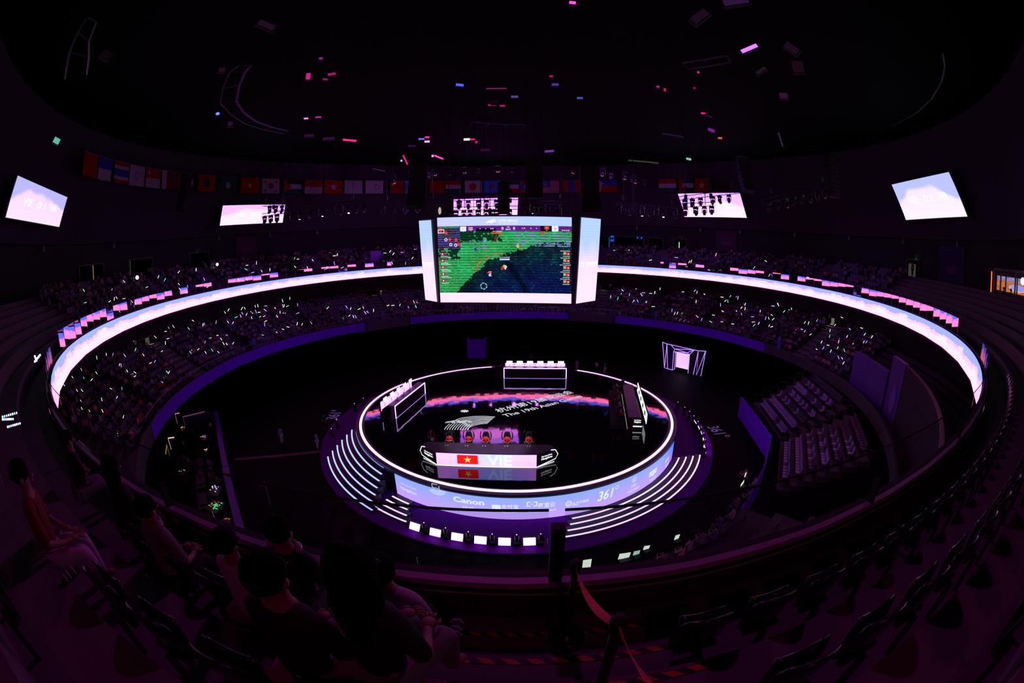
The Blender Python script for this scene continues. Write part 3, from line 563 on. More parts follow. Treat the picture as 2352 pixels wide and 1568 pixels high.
# ================================================================ TRUSSES, MOVING HEADS, LINE ARRAYS
M_TR = mat('truss_metal', (.05, .045, .06), .4, .6)
def truss(a, b, label, cables=True, s=.42, ceil=34.7, group=None):
    a, b = Vector(a), Vector(b); d = (b - a); L = d.length; d.normalize(); u = d.cross(Vector((0, 0, 1))).normalized() * s / 2; v = Vector((0, 0, s / 2)); mid = (a + b) / 2
    t = thing('lighting_truss', label, 'truss', tuple(mid), 0, group); c = MB(mid)
    off = [u + v, u - v, -u - v, -u + v]
    for o in off: c.tube([a + o, b + o], .028, 5)
    c.build('chords', M_TR, t); n = max(2, int(L / .6)); br = MB(mid)
    for i in range(n):
        p, q = a + d * (L * i / n), a + d * (L * (i + 1) / n)
        for k in range(4):
            br.tube([p + off[k], q + off[(k + 1) % 4]], .012, 3); br.tube([p + off[k], p + off[(k + 1) % 4]], .012, 3)
    br.build('bracing', M_TR, t)
    if cables:
        h_ = MB(mid)
        for f in (.12, .88): p = a + d * L * f; h_.tube([p + v, Vector((p.x, p.y, ceil))], .025, 4).box(p + Vector((0, 0, .9)), (.28, .28, .55))
        h_.build('hoists', M_DARK, t)
    return t
MH = None
def mover(p, label, rz=0, tilt=.3, lens=None, sc=1.0, group=None):
    """a moving head hanging from a pipe at p: base, yoke, head, lens"""
    global MH
    t = thing('moving_head_lamp', label, 'stage light', tuple(p), rz, group); t.scale = (sc,) * 3
    if MH is None:
        a = MB().box((0, 0, -.1), (.44, .34, .18)).box((-.12, 0, .04), (.05, .08, .14)).box((.12, 0, .04), (.05, .08, .14)).build('base', M_DARK, None, bevel=.02)
        b = MB().box((-.22, 0, -.42), (.05, .13, .5)).box((.22, 0, -.42), (.05, .13, .5)).box((0, 0, -.2), (.44, .16, .05)).build('yoke', M_DARK, None)
        c = MB().lathe([(.001, .2), (.12, .2), (.17, .1), (.17, -.08), (.14, -.28), (.13, -.34), (.001, -.33)], 12).build('head', M_DARK, None, smooth=True)
        e = MB().lathe([(.001, -.345), (.11, -.345)], 12).build('lens', emat('lens_dim', (.03, .02, .04), False), None)
        MH = [o.data for o in (a, b, c, e)]
        for o in (a, b, c, e): bpy.data.objects.remove(o)
    for nm, me in zip(('base', 'yoke'), MH[:2]):
        o = bpy.data.objects.new(nm, me); COL.objects.link(o); o.parent = t
    hd = bpy.data.objects.new('head', MH[2]); COL.objects.link(hd); hd.parent = t; hd.location = (0, 0, -.5); hd.rotation_euler = (tilt, 0, 0)
    ln = bpy.data.objects.new('lens', MH[3] if lens is None else lens); COL.objects.link(ln); ln.parent = hd
    return t
def lensmesh(name, col, r=.13):
    o = MB().lathe([(.001, -.36), (r, -.35), (r * 1.05, -.33)], 12).build('lens', emat(name, col, False), None); me = o.data; bpy.data.objects.remove(o); return me
LN_W = lensmesh('lens_white', (6, 5, 7), .09); LN_P = lensmesh('lens_pink', (6, 1.0, 2.6), .13); LN_B = lensmesh('lens_blue', (.6, .7, 5), .08)
YT = 12.0
TR = [((603, 476), (842, 483), 'long truss left of the video cube with a row of moving heads', YT, [609, 625, 641, 677, 697, 722, 736, 751, 771, 789, 805, 822, 839]),
      ((872, 465), (1010, 468), 'short truss above the left shoulder of the video cube', 14, [880, 908, 933, 960]),
      ((1036, 458), (1192, 455), 'upper truss in front of the middle wall screen', 15, [1055, 1076, 1100, 1118, 1141]),
      ((1036, 480), (1192, 477), 'lower truss in front of the middle wall screen', 13, [1047, 1066, 1080, 1099, 1117, 1131, 1141, 1170]),
      ((1192, 462), (1302, 470), 'truss behind the right half of the cube', 14, [1208, 1223, 1232, 1243, 1258, 1280]),
      ((1415, 473), (1562, 473), 'truss right of the video cube, carrying dark moving heads', YT, [1432, 1444, 1457, 1473, 1488, 1505, 1522, 1535, 1550])]
for a, b, lab, y, xs in TR:
    A, B = ony(*a, y), ony(*b, y); A.z = B.z = (A.z + B.z) / 2; truss(A, B, lab, group=None)
    for i, x in enumerate(xs):
        t = (x - a[0]) / (b[0] - a[0]); p = A + (B - A) * t; p.z -= .24
        wl = x in (697, 751, 805, 1223, 1473, 1522)
        mover(p, 'moving head%s under the %s' % (' with lit white lens' if wl else '', lab.split(' with')[0].split(', carry')[0]), R0.uniform(-.5, .5), R0.uniform(-.6, .6), LN_W if wl else None, 1.35, 'moving heads under the ' + lab[:40])
for a, b, y, xs, lab in (((1556, 456), (1698, 440), 4.0, [(1572, 0), (1588, 0), (1606, 1), (1634, 0), (1650, 0), (1672, 0)], 'tilted truss crossing the right wall screen'), ((1566, 472), (1642, 468), 3.0, [(1574, 1), (1597, 0), (1617, 0), (1634, 0)], 'short lower truss crossing the right wall screen'),
                     ((1752, 462), (1905, 428), -6.0, [(1764, 0), (1784, 0), (1800, 0), (1818, 0), (1836, 0), (1856, 0), (1874, 0), (1892, 0)], 'dim truss between the two right wall screens'), ((604, 470), (655, 468), 6.0, [(620, 0), (634, 0), (648, 0)], 'short truss crossing the left wall screen')):
    A, B = ony(*a, y), ony(*b, y); truss(A, B, lab)
    for x, l in xs:
        p = A + (B - A) * ((x - a[0]) / (b[0] - a[0])); p.z -= .24; mover(p, 'dark moving head on the ' + lab, R0.uniform(-.6, .6), R0.uniform(-.7, .7), LN_P if l else None, 1.15, 'moving heads on the ' + lab)
def line_array(px, y0, y1, Y, lab, w=1.25, lean=.0):
    a, b = ony(px, y0, Y), ony(px, y1, Y); n = max(4, int((a.z - b.z) / .42)); t = thing('line_array', lab, 'speaker', tuple(a)); f = MB(a).box(a + Vector((0, 0, .1)), (w * .9, .9, .12)).tube([a, (a.x, a.y, 34.7)], .03, 4); f.build('flying_frame', M_DARK, t)
    for i in range(n):
        k = i / n; z = a.z - (i + .5) * (a.z - b.z) / n; yy = -lean * k * k; MB(a).box((a.x, a.y + yy, z), (w, .75, (a.z - b.z) / n * .93), M=Matrix.Rotation(-lean * k * .35, 3, 'X')).build('speaker_cabinet', M_BLACK, t, bevel=.03)
line_array(1157, 422, 492, 5, 'tall straight black speaker column hanging in front of the middle wall screen')
line_array(962, 378, 480, 4, 'curved black speaker cluster hanging above the left corner of the video cube', 1.9, 1.6)
line_array(1226, 372, 455, 7, 'broad black speaker cluster between the middle screen and the Malaysian flag', 1.9)
line_array(1352, 385, 486, 4, 'curved black speaker cluster hanging above the right corner of the video cube', 1.9, 1.6)
line_array(427, 405, 484, -4, 'dark speaker column hanging beside the left wall screen', 1.5, .8)
line_array(1705, 362, 442, -2, 'dark curved speaker column above the right wall screen', 1.3, 1.2)
line_array(1908, 360, 452, -10, 'faint speaker column near the far right wall screen', 1.2)
for i, (px, y0, y1) in enumerate(((1067, 400, 478), (1104, 396, 500), (1112, 396, 490), (1290, 400, 470), (1455, 400, 470), (1620, 330, 470))):
    a = ony(px, y1, 10); o = MB(a).tube([a, (a.x, a.y, 34.7)], .05, 5).build('hanging_cable', M_DARK); o.location = a; tag(o, 'thick black cable dropping from the roof, %s' % ('left of the middle wall screen centre', 'crossing the middle wall screen', 'thin twin beside the cable crossing the middle screen', 'right of the Malaysian flag', 'over the truss right of the cube', 'by the Vietnamese flag')[i], 'cable')
# lamps with lit lenses hanging in the dark roof
for px, py, k in ((903, 420, 'P'), (945, 410, 'P'), (998, 402, 'P'), (1066, 397, 'P'), (1143, 394, 'P'), (1318, 397, 'P'), (1385, 403, 'P'), (1437, 411, 'P'), (1462, 420, 'P'), (984, 414, 'B'), (1031, 407, 'B'), (1099, 402, 'B'), (1177, 400, 'B'), (1342, 409, 'B'), (1404, 416, 'B'), (1452, 422, 'B'), (1482, 430, 'B')):
    p = ony(px, py, 16); p.z += .75 * 1.5; mover(p, '%s lamp glowing in the row above the flags, %s the video cube' % ('pink' if k == 'P' else 'small blue', 'left of' if px < 1160 else 'right of'), 0, 1.3, LN_P if k == 'P' else LN_B, 1.6 if k == 'P' else 1.2, '%s lamps in the row above the flags on the %s' % ('pink' if k == 'P' else 'blue', 'left' if px < 1160 else 'right'))
E_GLINT = {}
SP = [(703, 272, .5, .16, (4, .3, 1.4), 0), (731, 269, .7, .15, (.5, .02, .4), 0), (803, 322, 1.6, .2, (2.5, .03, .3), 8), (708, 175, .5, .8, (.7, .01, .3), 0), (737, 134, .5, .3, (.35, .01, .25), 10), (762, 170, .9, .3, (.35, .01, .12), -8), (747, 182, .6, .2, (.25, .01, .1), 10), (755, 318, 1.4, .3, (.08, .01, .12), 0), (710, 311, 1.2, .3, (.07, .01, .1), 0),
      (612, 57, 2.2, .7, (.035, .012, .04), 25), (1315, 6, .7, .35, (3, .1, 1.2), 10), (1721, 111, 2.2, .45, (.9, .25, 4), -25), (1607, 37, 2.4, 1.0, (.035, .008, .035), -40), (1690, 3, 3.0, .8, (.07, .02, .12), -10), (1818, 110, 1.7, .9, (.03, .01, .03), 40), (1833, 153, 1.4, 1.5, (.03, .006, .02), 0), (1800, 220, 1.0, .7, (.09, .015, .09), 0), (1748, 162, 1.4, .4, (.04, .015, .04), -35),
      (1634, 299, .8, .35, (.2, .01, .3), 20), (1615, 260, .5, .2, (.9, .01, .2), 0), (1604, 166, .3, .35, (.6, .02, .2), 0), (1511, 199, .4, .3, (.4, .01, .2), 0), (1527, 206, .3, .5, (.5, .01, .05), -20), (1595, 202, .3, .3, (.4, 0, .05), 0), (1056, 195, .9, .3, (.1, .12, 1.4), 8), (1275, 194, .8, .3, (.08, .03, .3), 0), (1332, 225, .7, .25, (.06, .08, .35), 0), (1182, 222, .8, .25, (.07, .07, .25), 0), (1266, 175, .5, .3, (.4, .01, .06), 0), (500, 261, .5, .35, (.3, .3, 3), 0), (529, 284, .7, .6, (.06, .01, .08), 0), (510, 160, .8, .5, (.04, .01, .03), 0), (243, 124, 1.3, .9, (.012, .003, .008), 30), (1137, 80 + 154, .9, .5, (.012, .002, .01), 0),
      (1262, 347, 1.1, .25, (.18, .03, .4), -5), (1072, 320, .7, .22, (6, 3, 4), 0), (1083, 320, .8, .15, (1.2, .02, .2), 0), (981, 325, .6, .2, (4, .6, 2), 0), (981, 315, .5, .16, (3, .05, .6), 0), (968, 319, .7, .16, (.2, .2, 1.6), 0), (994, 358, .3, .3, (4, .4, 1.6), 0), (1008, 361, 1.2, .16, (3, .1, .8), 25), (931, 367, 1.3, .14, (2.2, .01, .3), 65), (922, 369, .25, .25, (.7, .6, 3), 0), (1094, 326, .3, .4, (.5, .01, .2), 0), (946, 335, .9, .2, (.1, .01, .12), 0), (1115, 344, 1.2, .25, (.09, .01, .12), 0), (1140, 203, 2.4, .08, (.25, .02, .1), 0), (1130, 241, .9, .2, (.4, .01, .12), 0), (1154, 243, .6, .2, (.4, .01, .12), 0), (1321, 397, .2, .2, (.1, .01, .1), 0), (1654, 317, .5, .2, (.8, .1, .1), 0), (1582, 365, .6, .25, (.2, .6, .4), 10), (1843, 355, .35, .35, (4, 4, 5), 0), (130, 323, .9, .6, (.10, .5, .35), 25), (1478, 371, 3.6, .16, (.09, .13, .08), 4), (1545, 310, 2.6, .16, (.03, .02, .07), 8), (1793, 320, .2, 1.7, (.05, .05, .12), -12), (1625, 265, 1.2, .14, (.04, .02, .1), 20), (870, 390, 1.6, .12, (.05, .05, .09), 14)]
for i, (px, py, w_, h_, c, ro) in enumerate(SP):
    # small fixtures on the high rig; glow and caught light both painted as emission
    zt = 30.0 if py < 300 else 29.0; p = onz(px, py, zt) if py < 345 else ony(px, py, 14)
    dist = (p - CAM).length; 
    if dist > 75: p = CAM + (p - CAM) * (60 / dist); dist = 60
    k = dist / 52; d = (p - CAM).normalized(); yaw = math.atan2(d.x, d.y)
    t = thing('roof_fixture', ['round', 'slim', 'square', 'flat'][i % 4] + ' lamp housing in the dark roof, its %s face catching light%s' % (('red' if c[0] > 2 * c[2] else 'blue' if c[2] > 3 * c[0] else 'greenish' if c[1] > c[0] else 'purple' if c[0] < 1 else 'pink'), ' at the left' if px < 800 else ' above the video cube' if px < 1420 else ' at the right'), 'light fixture', tuple(p), -yaw, 'small roof fixtures ' + ('left' if px < 800 else 'centre' if px < 1420 else 'right'))
    M_ = Matrix.Rotation(math.radians(ro), 3, 'Y')
    MB().box((0, .16, 0), (w_ * k * 1.1 + .06, .26, h_ * k * 1.1 + .06), M=M_).tube([(0, .16, 0), (0, .16, 34.7 - p.z)], .02, 4).build('housing', M_BLACK, t)
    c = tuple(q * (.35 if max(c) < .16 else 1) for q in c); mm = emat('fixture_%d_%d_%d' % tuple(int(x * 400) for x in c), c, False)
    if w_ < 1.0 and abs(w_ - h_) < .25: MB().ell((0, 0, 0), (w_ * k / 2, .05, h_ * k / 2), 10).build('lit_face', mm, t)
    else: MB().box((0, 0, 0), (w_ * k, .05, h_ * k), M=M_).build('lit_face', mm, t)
# great ring trusses of the roof
def ring_truss(pts, z, w_, lab, m, rung=True):
    P = [onz(x, y, z) for x, y in pts]; Q = [onz(x, y, z) for x, y in w_]; c = sum(P, Vector()) / len(P); t = thing('ring_truss', lab, 'truss', tuple(c)); MB(c).tube(P, .10, 5).build('inner_chord', m, t)
    if Q:
        MB(c).tube(Q, .08, 5).build('outer_chord', M_TR, t); r_ = MB(c)
        for p, q in zip(P, Q): r_.tube([p, q], .05, 4)
        r_.build('rungs', M_TR, t)
    hh = MB(c)
    for p in P[::2]: hh.tube([p, (p.x, p.y, 34.7)], .02, 3)
    hh.build('hanger_wires', M_DARK, t)
M_TRP = mat('truss_violet_coat', (.10, .05, .22), .5, .3)
ring_truss([(577, 150), (563, 165), (550, 195), (543, 232), (560, 258), (588, 278), (626, 292), (662, 300)], 30, [(548, 150), (528, 165), (512, 203), (506, 236), (530, 263), (562, 283), (604, 297), (655, 307)], 'curved ring truss hanging in the dark roof at upper left', M_TRP)
ring_truss([(1084, 279), (1126, 283), (1166, 286), (1205, 286)], 30, [(1084, 289), (1116, 291), (1158, 292), (1200, 293)], 'faint straight bridge of the ring truss in the roof above the video cube', M_TRP)
ring_truss([(1567, 143), (1615, 136), (1668, 127)], 31, [(1580, 158), (1628, 151), (1678, 142)], 'faint ladder-like truss in the roof at upper right', M_TR)
ring_truss([(2165, 120), (2170, 150), (2163, 185), (2140, 225), (2105, 258), (2050, 288)], 31, [], 'thin curved pipe following the roof edge at far right', M_TR)
ring_truss([(200, 40), (178, 75), (160, 120), (150, 180)], 31, [(222, 50), (205, 95), (205, 130), (200, 170)], 'faint curved truss following the roof edge at far left', M_TR)
# ================================================================ FIGURES
def skin_obj(J, E, name, m, sub=1, root=0):
    """one continuous body grown round a skeleton: J = {name:(x,y,z,r)} E = joint pairs"""
    ks = list(J); me = bpy.data.meshes.new(name); me.from_pydata([J[k][:3] for k in ks], [(ks.index(a), ks.index(b)) for a, b in E], [])
    o = bpy.data.objects.new(name, me); COL.objects.link(o); md = o.modifiers.new('skin', 'SKIN'); md.use_smooth_shade = True
    for i, k in enumerate(ks):
        sv = me.skin_vertices[0].data[i]; r = J[k][3]; sv.radius = r if isinstance(r, tuple) else (r, r); sv.use_root = (i == root)
    sb = o.modifiers.new('sub', 'SUBSURF'); sb.levels = sub; sb.render_levels = sub
    dg = bpy.context.evaluated_depsgraph_get(); dg.update(); out = bpy.data.meshes.new_from_object(o.evaluated_get(dg)); bpy.data.objects.remove(o); bpy.data.meshes.remove(me)
    out.materials.clear(); out.materials.append(m); return out
def link(name, me, parent=None, loc=None):
    o = bpy.data.objects.new(name, me); COL.objects.link(o)
    if parent is not None: o.parent = parent
    if loc: o.location = loc
    return o
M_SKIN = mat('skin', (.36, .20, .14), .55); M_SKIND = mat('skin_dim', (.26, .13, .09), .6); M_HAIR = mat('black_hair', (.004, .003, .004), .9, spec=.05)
M_RED = mat('red_jersey', (.62, .012, .016), .6); M_WHITE = mat('white_cloth', (.55, .52, .56), .8); M_NAVY = mat('navy_blazer', (.012, .018, .10), .7); M_BLK = mat('black_cloth', (.01, .01, .012), .8); M_GREY = mat('grey_trousers', (.16, .14, .17), .85)
def pose(kind, s=1.0, arm='fwd'):
    """joint table for a figure facing -y, feet on z=0 (sit: seat height .45)"""
    J = {}; hip = .92 if kind != 'sit' else .50; yb = 0
    lean = {'stand': 0, 'walk': -.05, 'sit': -.03}[kind]
    J['pelvis'] = (0, yb, hip, (.15, .11)); J['waist'] = (0, yb + lean * .3, hip + .18, (.13, .10)); J['chest'] = (0, yb + lean, hip + .40, (.16, .11)); J['neckb'] = (0, yb + lean, hip + .56, .06); J['neck'] = (0, yb + lean - .01, hip + .63, .05)
    J['head'] = (0, yb + lean - .02, hip + .74, (.085, .10)); J['crown'] = (0, yb + lean - .01, hip + .84, (.06, .07))
    E = [('pelvis', 'waist'), ('waist', 'chest'), ('chest', 'neckb'), ('neckb', 'neck'), ('neck', 'head'), ('head', 'crown')]
    for sg, n in ((-1, 'L'), (1, 'R')):
        J['sh' + n] = (.18 * sg, yb + lean, hip + .51, .055)
        if arm == 'fwd': J['el' + n] = (.25 * sg, yb + lean - .16, hip + .27, .042); J['wr' + n] = (.12 * sg, yb + lean - .38, hip + .30, .03); J['ha' + n] = (.08 * sg, yb + lean - .45, hip + .31, .032)
        elif arm == 'lap': J['el' + n] = (.25 * sg, yb + lean - .05, hip + .22, .042); J['wr' + n] = (.13 * sg, yb - .26, hip + .13, .03); J['ha' + n] = (.09 * sg, yb - .33, hip + .12, .032)
        elif arm == 'fold': J['el' + n] = (.25 * sg, yb - .08, hip + .26, .045); J['wr' + n] = (-.02 * sg, yb - .20, hip + .24, .032); J['ha' + n] = (-.08 * sg, yb - .19, hip + .26, .034)
        else: J['el' + n] = (.24 * sg, yb + .02, hip + .24, .042); J['wr' + n] = (.23 * sg, yb - .06, hip + .0, .03); J['ha' + n] = (.22 * sg, yb - .09, hip - .08, .035)
        E += [('neckb', 'sh' + n), ('sh' + n, 'el' + n), ('el' + n, 'wr' + n), ('wr' + n, 'ha' + n)]
        if kind == 'sit': J['hp' + n] = (.10 * sg, yb, hip - .01, .09); J['kn' + n] = (.13 * sg, yb - .42, hip + .0, .062); J['an' + n] = (.12 * sg, yb - .44, .08, .04); J['to' + n] = (.13 * sg, yb - .58, .04, .035)
        elif kind == 'walk': q = .22 * sg; J['hp' + n] = (.09 * sg, yb, hip - .04, .09); J['kn' + n] = (.10 * sg, yb - q * .6 - .05, hip - .44, .06); J['an' + n] = (.10 * sg, yb - q + .05, .09, .04); J['to' + n] = (.11 * sg, yb - q - .09, .04, .035)
        else: J['hp' + n] = (.09 * sg, yb, hip - .04, .09); J['kn' + n] = (.10 * sg, yb - .02, .48, .06); J['an' + n] = (.10 * sg, yb + .02, .09, .04); J['to' + n] = (.12 * sg, yb - .13, .04, .035)
        E += [('pelvis', 'hp' + n), ('hp' + n, 'kn' + n), ('kn' + n, 'an' + n), ('an' + n, 'to' + n)]
    return J, E
def grow(J, keys, f, extra=None):
    out = {}
    for k in keys:
        x, y, z, r = J[k]; out[k] = (x, y, z, tuple(q * f + .012 for q in r) if isinstance(r, tuple) else r * f + .012)
    if extra: out.update(extra)
    return out
_FG = {}
def figure(kind, arm, shirt, legs, name, label, loc, rz, hair=M_HAIR, skin=M_SKIN, group=None, sub=1, long_hair=False, face=True, cat='person'):
    key = (kind, arm, sub)
    if key not in _FG:
        J, E = pose(kind, 1, arm); b = skin_obj(J, E, 'body', M_SKIN, sub)
        T = ['pelvis', 'waist', 'chest', 'neckb', 'shL', 'shR', 'elL', 'elR']
        sh = skin_obj(grow(J, T, 1.12), [('pelvis', 'waist'), ('waist', 'chest'), ('chest', 'neckb'), ('neckb', 'shL'), ('neckb', 'shR'), ('shL', 'elL'), ('shR', 'elR')], 'shirt', M_RED, sub)
        Lg = ['pelvis', 'hpL', 'hpR', 'knL', 'knR', 'anL', 'anR']
        tr = skin_obj(grow(J, Lg, 1.12), [('pelvis', 'hpL'), ('pelvis', 'hpR'), ('hpL', 'knL'), ('hpR', 'knR'), ('knL', 'anL'), ('knR', 'anR')], 'trousers', M_BLK, sub)
        h_ = J['head']; _FG[key] = (b, sh, tr, h_, {})
    b, sh, tr, h_, cache = _FG[key]
    def cm(me, m, tg):
        k = (tg, m.name)
        if k not in cache:
            q = me.copy(); q.materials.clear(); q.materials.append(m); cache[k] = q
        return cache[k]
    t = thing(name, label, cat, loc, rz, group)
    bo = link('body', cm(b, skin, 'b'), t); link('shirt', cm(sh, shirt, 's'), bo); link('trousers', cm(tr, legs, 't'), bo)
    ks = ('hair', hair.name, long_hair)
    if ks not in cache:
        m_ = MB().ell((h_[0], h_[1] + .025, h_[2] + .045), (.112, .125, .11), 12)
        if long_hair: m_.ell((h_[0], h_[1] + .05, h_[2] - .06), (.15, .11, .26), 12).ell((h_[0], h_[1] + .09, h_[2] - .26), (.13, .07, .24), 10)
        o = m_.build('hair', hair, None, smooth=True); cache[ks] = o.data; bpy.data.objects.remove(o)
    link('hair', cache[ks], bo)
    if face:
        if 'face' not in cache:
            m_ = MB()
            for s in (-1, 1): m_.ell((s * .035, h_[1] - .105, h_[2] + .005), (.014, .008, .008), 6, 1); m_.ell((s * .092, h_[1], h_[2] - .005), (.014, .025, .035), 6, 0)
            m_.ell((0, h_[1] - .115, h_[2] - .025), (.014, .02, .024), 6, 0).ell((0, h_[1] - .10, h_[2] - .062), (.028, .008, .008), 6, 2)
            o = m_.build('face', [M_SKIN, mat('eye_dark', (.01, .01, .01), .3), mat('lips', (.3, .08, .07), .5)], None, smooth=True); cache['face'] = o.data; bpy.data.objects.remove(o)
        link('face', cache['face'], bo)
        if ('hands', ) not in cache and sub > 1: pass
    return t
# gaming chair with tall winged shell
def gaming_chair(loc, rz, label, group):
    global GC
    if GC is None:
        t = thing('gaming_chair', label, 'chair', loc, rz, group); M_CH = mat('chair_leather', (.015, .015, .02), .35); M_CB = mat('chair_blue_trim', (.03, .06, .2), .4)
        MB().box((0, 0, .46), (.54, .52, .12)).build('seat', M_CH, t, bevel=.04)
        MB().prism([(-.26, 0), (.26, 0), (.31, .35), (.24, .75), (.16, .92), (-.16, .92), (-.24, .75), (-.31, .35)], .24, .34, 0, lambda x, y, z: (x, z + y * .12, .5 + y)).build('backrest', M_CH, t, bevel=.03)
        for s in (-1, 1):
            MB().tube([(s * .36, .28, .75), (s * .42, .22, 1.05), (s * .40, .2, 1.35), (s * .30, .18, 1.62)], [.03, .05, .045, .015], 6).build('wing', M_CH, t, smooth=True)
            MB().box((s * .33, -.02, .68), (.08, .34, .05)).box((s * .33, .05, .56), (.04, .06, .22)).build('armrest', M_CB, t, bevel=.01)
        MB().tube([(0, 0, .42), (0, 0, .12)], .035, 8).build('gas_lift', M_DARK, t)
        b = MB()
        for i in range(5): b.tube([(0, 0, .12), (.32 * math.cos(i * 1.257), .32 * math.sin(i * 1.257), .06)], [.03, .02], 5); b.ell((.32 * math.cos(i * 1.257), .32 * math.sin(i * 1.257), .035), (.03, .03, .035), 6)
        b.build('star_base', M_DARK, t); GC = t; return t
    return dup(GC, loc, rz, label, group)
GC = None
# ================================================================ DESKS ON STAGE
E_EDGE = emat('edge_white', (1.4, 1.5, 1.6)); E_VEDGE = emat('edge_violet', (1.9, 1.0, 3.4)); M_TOP = mat('desk_top', (.03, .02, .05), .3)
DZ = SZ; HZ = 3.31
V0, V1, V2, V3 = Vector((-7.31, -10.95, 0)), Vector((-6.05, -11.99, 0)), Vector((1.38, -12.18, 0)), Vector((2.77, -11.28, 0))
dk = thing('player_desk', 'long front desk with a glowing VIE flag screen and angled black ends', 'desk', (-2.3, -11.5, DZ)); DO = (-2.3, -11.5, DZ)
MB(DO).prism([(V0.x, V0.y), (V1.x, V1.y), (V2.x, V2.y), (V3.x, V3.y), (V3.x - .25, V3.y + .55), (V0.x + .3, V0.y + .6)], DZ + .04, HZ - .05).build('body', M_BLACK, dk)
MB(DO).prism([(V0.x, V0.y), (V1.x, V1.y - .03), (V2.x, V2.y - .03), (V3.x, V3.y), (V3.x - .25, V3.y + .62), (V0.x + .3, V0.y + .66)], HZ - .05, HZ).build('desktop', M_TOP, dk)
def vie_col(U, V):
    r = 1.5 + .35 * np.cos((U - .1) * 6.3); r = np.where(np.abs(U - .5) < .16, 1.0, r); g = .74 - .10 * np.clip(np.abs(U - .52) * 2, 0, 1) + .05 * (V > .5); b = 2.8 + 0 * U
    r = r * (1.0 - .30 * V * (np.abs(U - .52) < .4))
    m = (U > .213) & (U < .422) & (V > .16) & (V < .90)
    return np.where(m, 1.9, r), np.where(m, .012, g), np.where(m, .008, b)
fn_ = Vector(((V2 - V1).y, -(V2 - V1).x, 0)).normalized()
a_, b_ = V1 + fn_ * .03, V2 + fn_ * .03; zb, zt = DZ + .07, HZ - .07
vsn = screen('front_screen', lambda u, v: (a_.x + (b_.x - a_.x) * u, a_.y + (b_.y - a_.y) * u, zb + (zt - zb) * v), 240, 30, vie_col, dk, DO)
L_ = (b_ - a_).length; ux = (b_ - a_).normalized(); m_ = MB(DO)
def vf(u, v, o=.02): return plane_fn(a_ + ux * (u * L_) + Vector((0, 0, zb + (zt - zb) * v)) + fn_ * o, ux, (0, 0, 1))
text_on(m_, 'VIE', vf(.635, .52), .92, width=1.85, bold=.03); f = vf(.317, .53); m_.add([f((.30 if i % 2 == 0 else .12) * math.sin(i * math.pi / 5), (.30 if i % 2 == 0 else .12) * math.cos(i * math.pi / 5)) for i in range(10)], [tuple(range(10))], 1)
m_.build('flag_star_and_letters', [emat('vie_white', (.86, 1.2, 2.6), False), emat('star_yellow', (.95, .82, .25), False)], vsn)
MB(DO).tube([V0 + Vector((0, 0, DZ + .05)), V1 + Vector((0, 0, DZ + .05)) - Vector((0, .05, 0)), V2 + Vector((0, -.05, DZ + .05)), V3 + Vector((0, 0, DZ + .05))], .025, 5).build('floor_light', E_EDGE, dk)
for (A, B, s) in ((V1, V0, -1), (V2, V3, 1)):
    d = (B - A); L = d.length; d.normalize(); up = Vector((0, 0, 1)); nrm = Vector((s * d.y, -s * d.x, 0)).normalized() * .03
    if nrm.y > 0: nrm = -nrm
    P = [A + d * (L + .05) + up * (DZ + .95) + nrm, A + d * (L + .30) + up * (DZ + .62) + nrm, A + d * (L + .1) + up * (DZ + .28) + nrm, A + d * (.02) + up * (DZ + .06) + nrm]
    q = [A + up * (DZ + .04) + nrm * .5, A + up * (HZ) + nrm * .5, A + d * (L * .75) + up * HZ + nrm * .5, P[0] + up * .12, P[1], P[2]]
    wing = MB(DO).add(q, [tuple(range(6))]).add([p - nrm * 3 for p in q], [tuple(reversed(range(6)))]).build('end_panel', mat('panel_gloss', (.006, .006, .009), .25), dk)
    MB(DO).tube([A + d * (L * .78) + up * (HZ - .02) + nrm * 1.4, P[0] + up * .1, P[1], P[2], P[3]], .032, 5).build('edge_light', E_EDGE, wing)
    tx = MB(DO); ux_ = d if s > 0 else -d; c = A + d * (L * .55) + up * (DZ + .68) + nrm * 1.6; text_on(tx, 'Hangzhou', plane_fn(c - up * .1, ux_, up), .22, width=1.0, bold=.03); text_on(tx, '19th Asian Games', plane_fn(c + up * .12, ux_, up), .13, width=.98, bold=.03); tx.build('panel_lettering', emat('panel_white', (1.3, 1.4, 1.4), False), wing)
MB(DO).box((-2.3, -9.95, DZ + .22), (7.4, 1.9, .44)).build('riser', M_BLACK, dk)
PX = [(1034, 1018), (1077, 1022), (1116, 1024), (1165, 1026), (1215, 1027)]
seatsP = ['leftmost at the VIE desk', 'second from the left at the VIE desk', 'in the middle of the VIE desk', 'second from the right at the VIE desk', 'rightmost at the VIE desk']
for i, (x, y) in enumerate(PX):
    p = onz(x, y, 2.95); p = Vector((p.x, -10.1, DZ)); arm = ['fold', 'fold', 'fwd', 'fwd', 'fwd'][i]
    gaming_chair((p.x, p.y + .0, DZ + .45), 0, 'black winged gaming chair %s' % seatsP[i], None)
    figure('sit', arm, M_RED, M_BLK, 'person', 'seated player in red jersey, %s' % seatsP[i], (p.x, p.y + .08, DZ + .47), 0)
    t = MB((p.x + .05, -11.15, HZ)).box((p.x + .05, -11.15, HZ + .09), (.05, .04, .16)).box((p.x + .05, -11.2, HZ + .17), (.10, .03, .06)).build('microphone_stand', mat('mic_white', (.5, .5, .5), .4)); t.location = (p.x + .05, -11.15, HZ); tag(t, 'white table microphone of the player %s' % seatsP[i], 'stand')
    q = (p.x - .15, -11.1, HZ); t = MB(q).lathe([(.001, 0), (.032, 0), (.032, .13), (.012, .17), (.012, .2), (.001, .2)], 8, 0, q).build('water_bottle', mat('bottle_clear', (.5, .5, .55), .2), smooth=True); t.location = q; tag(t, 'water bottle near player %s' % seatsP[i], 'bottle')
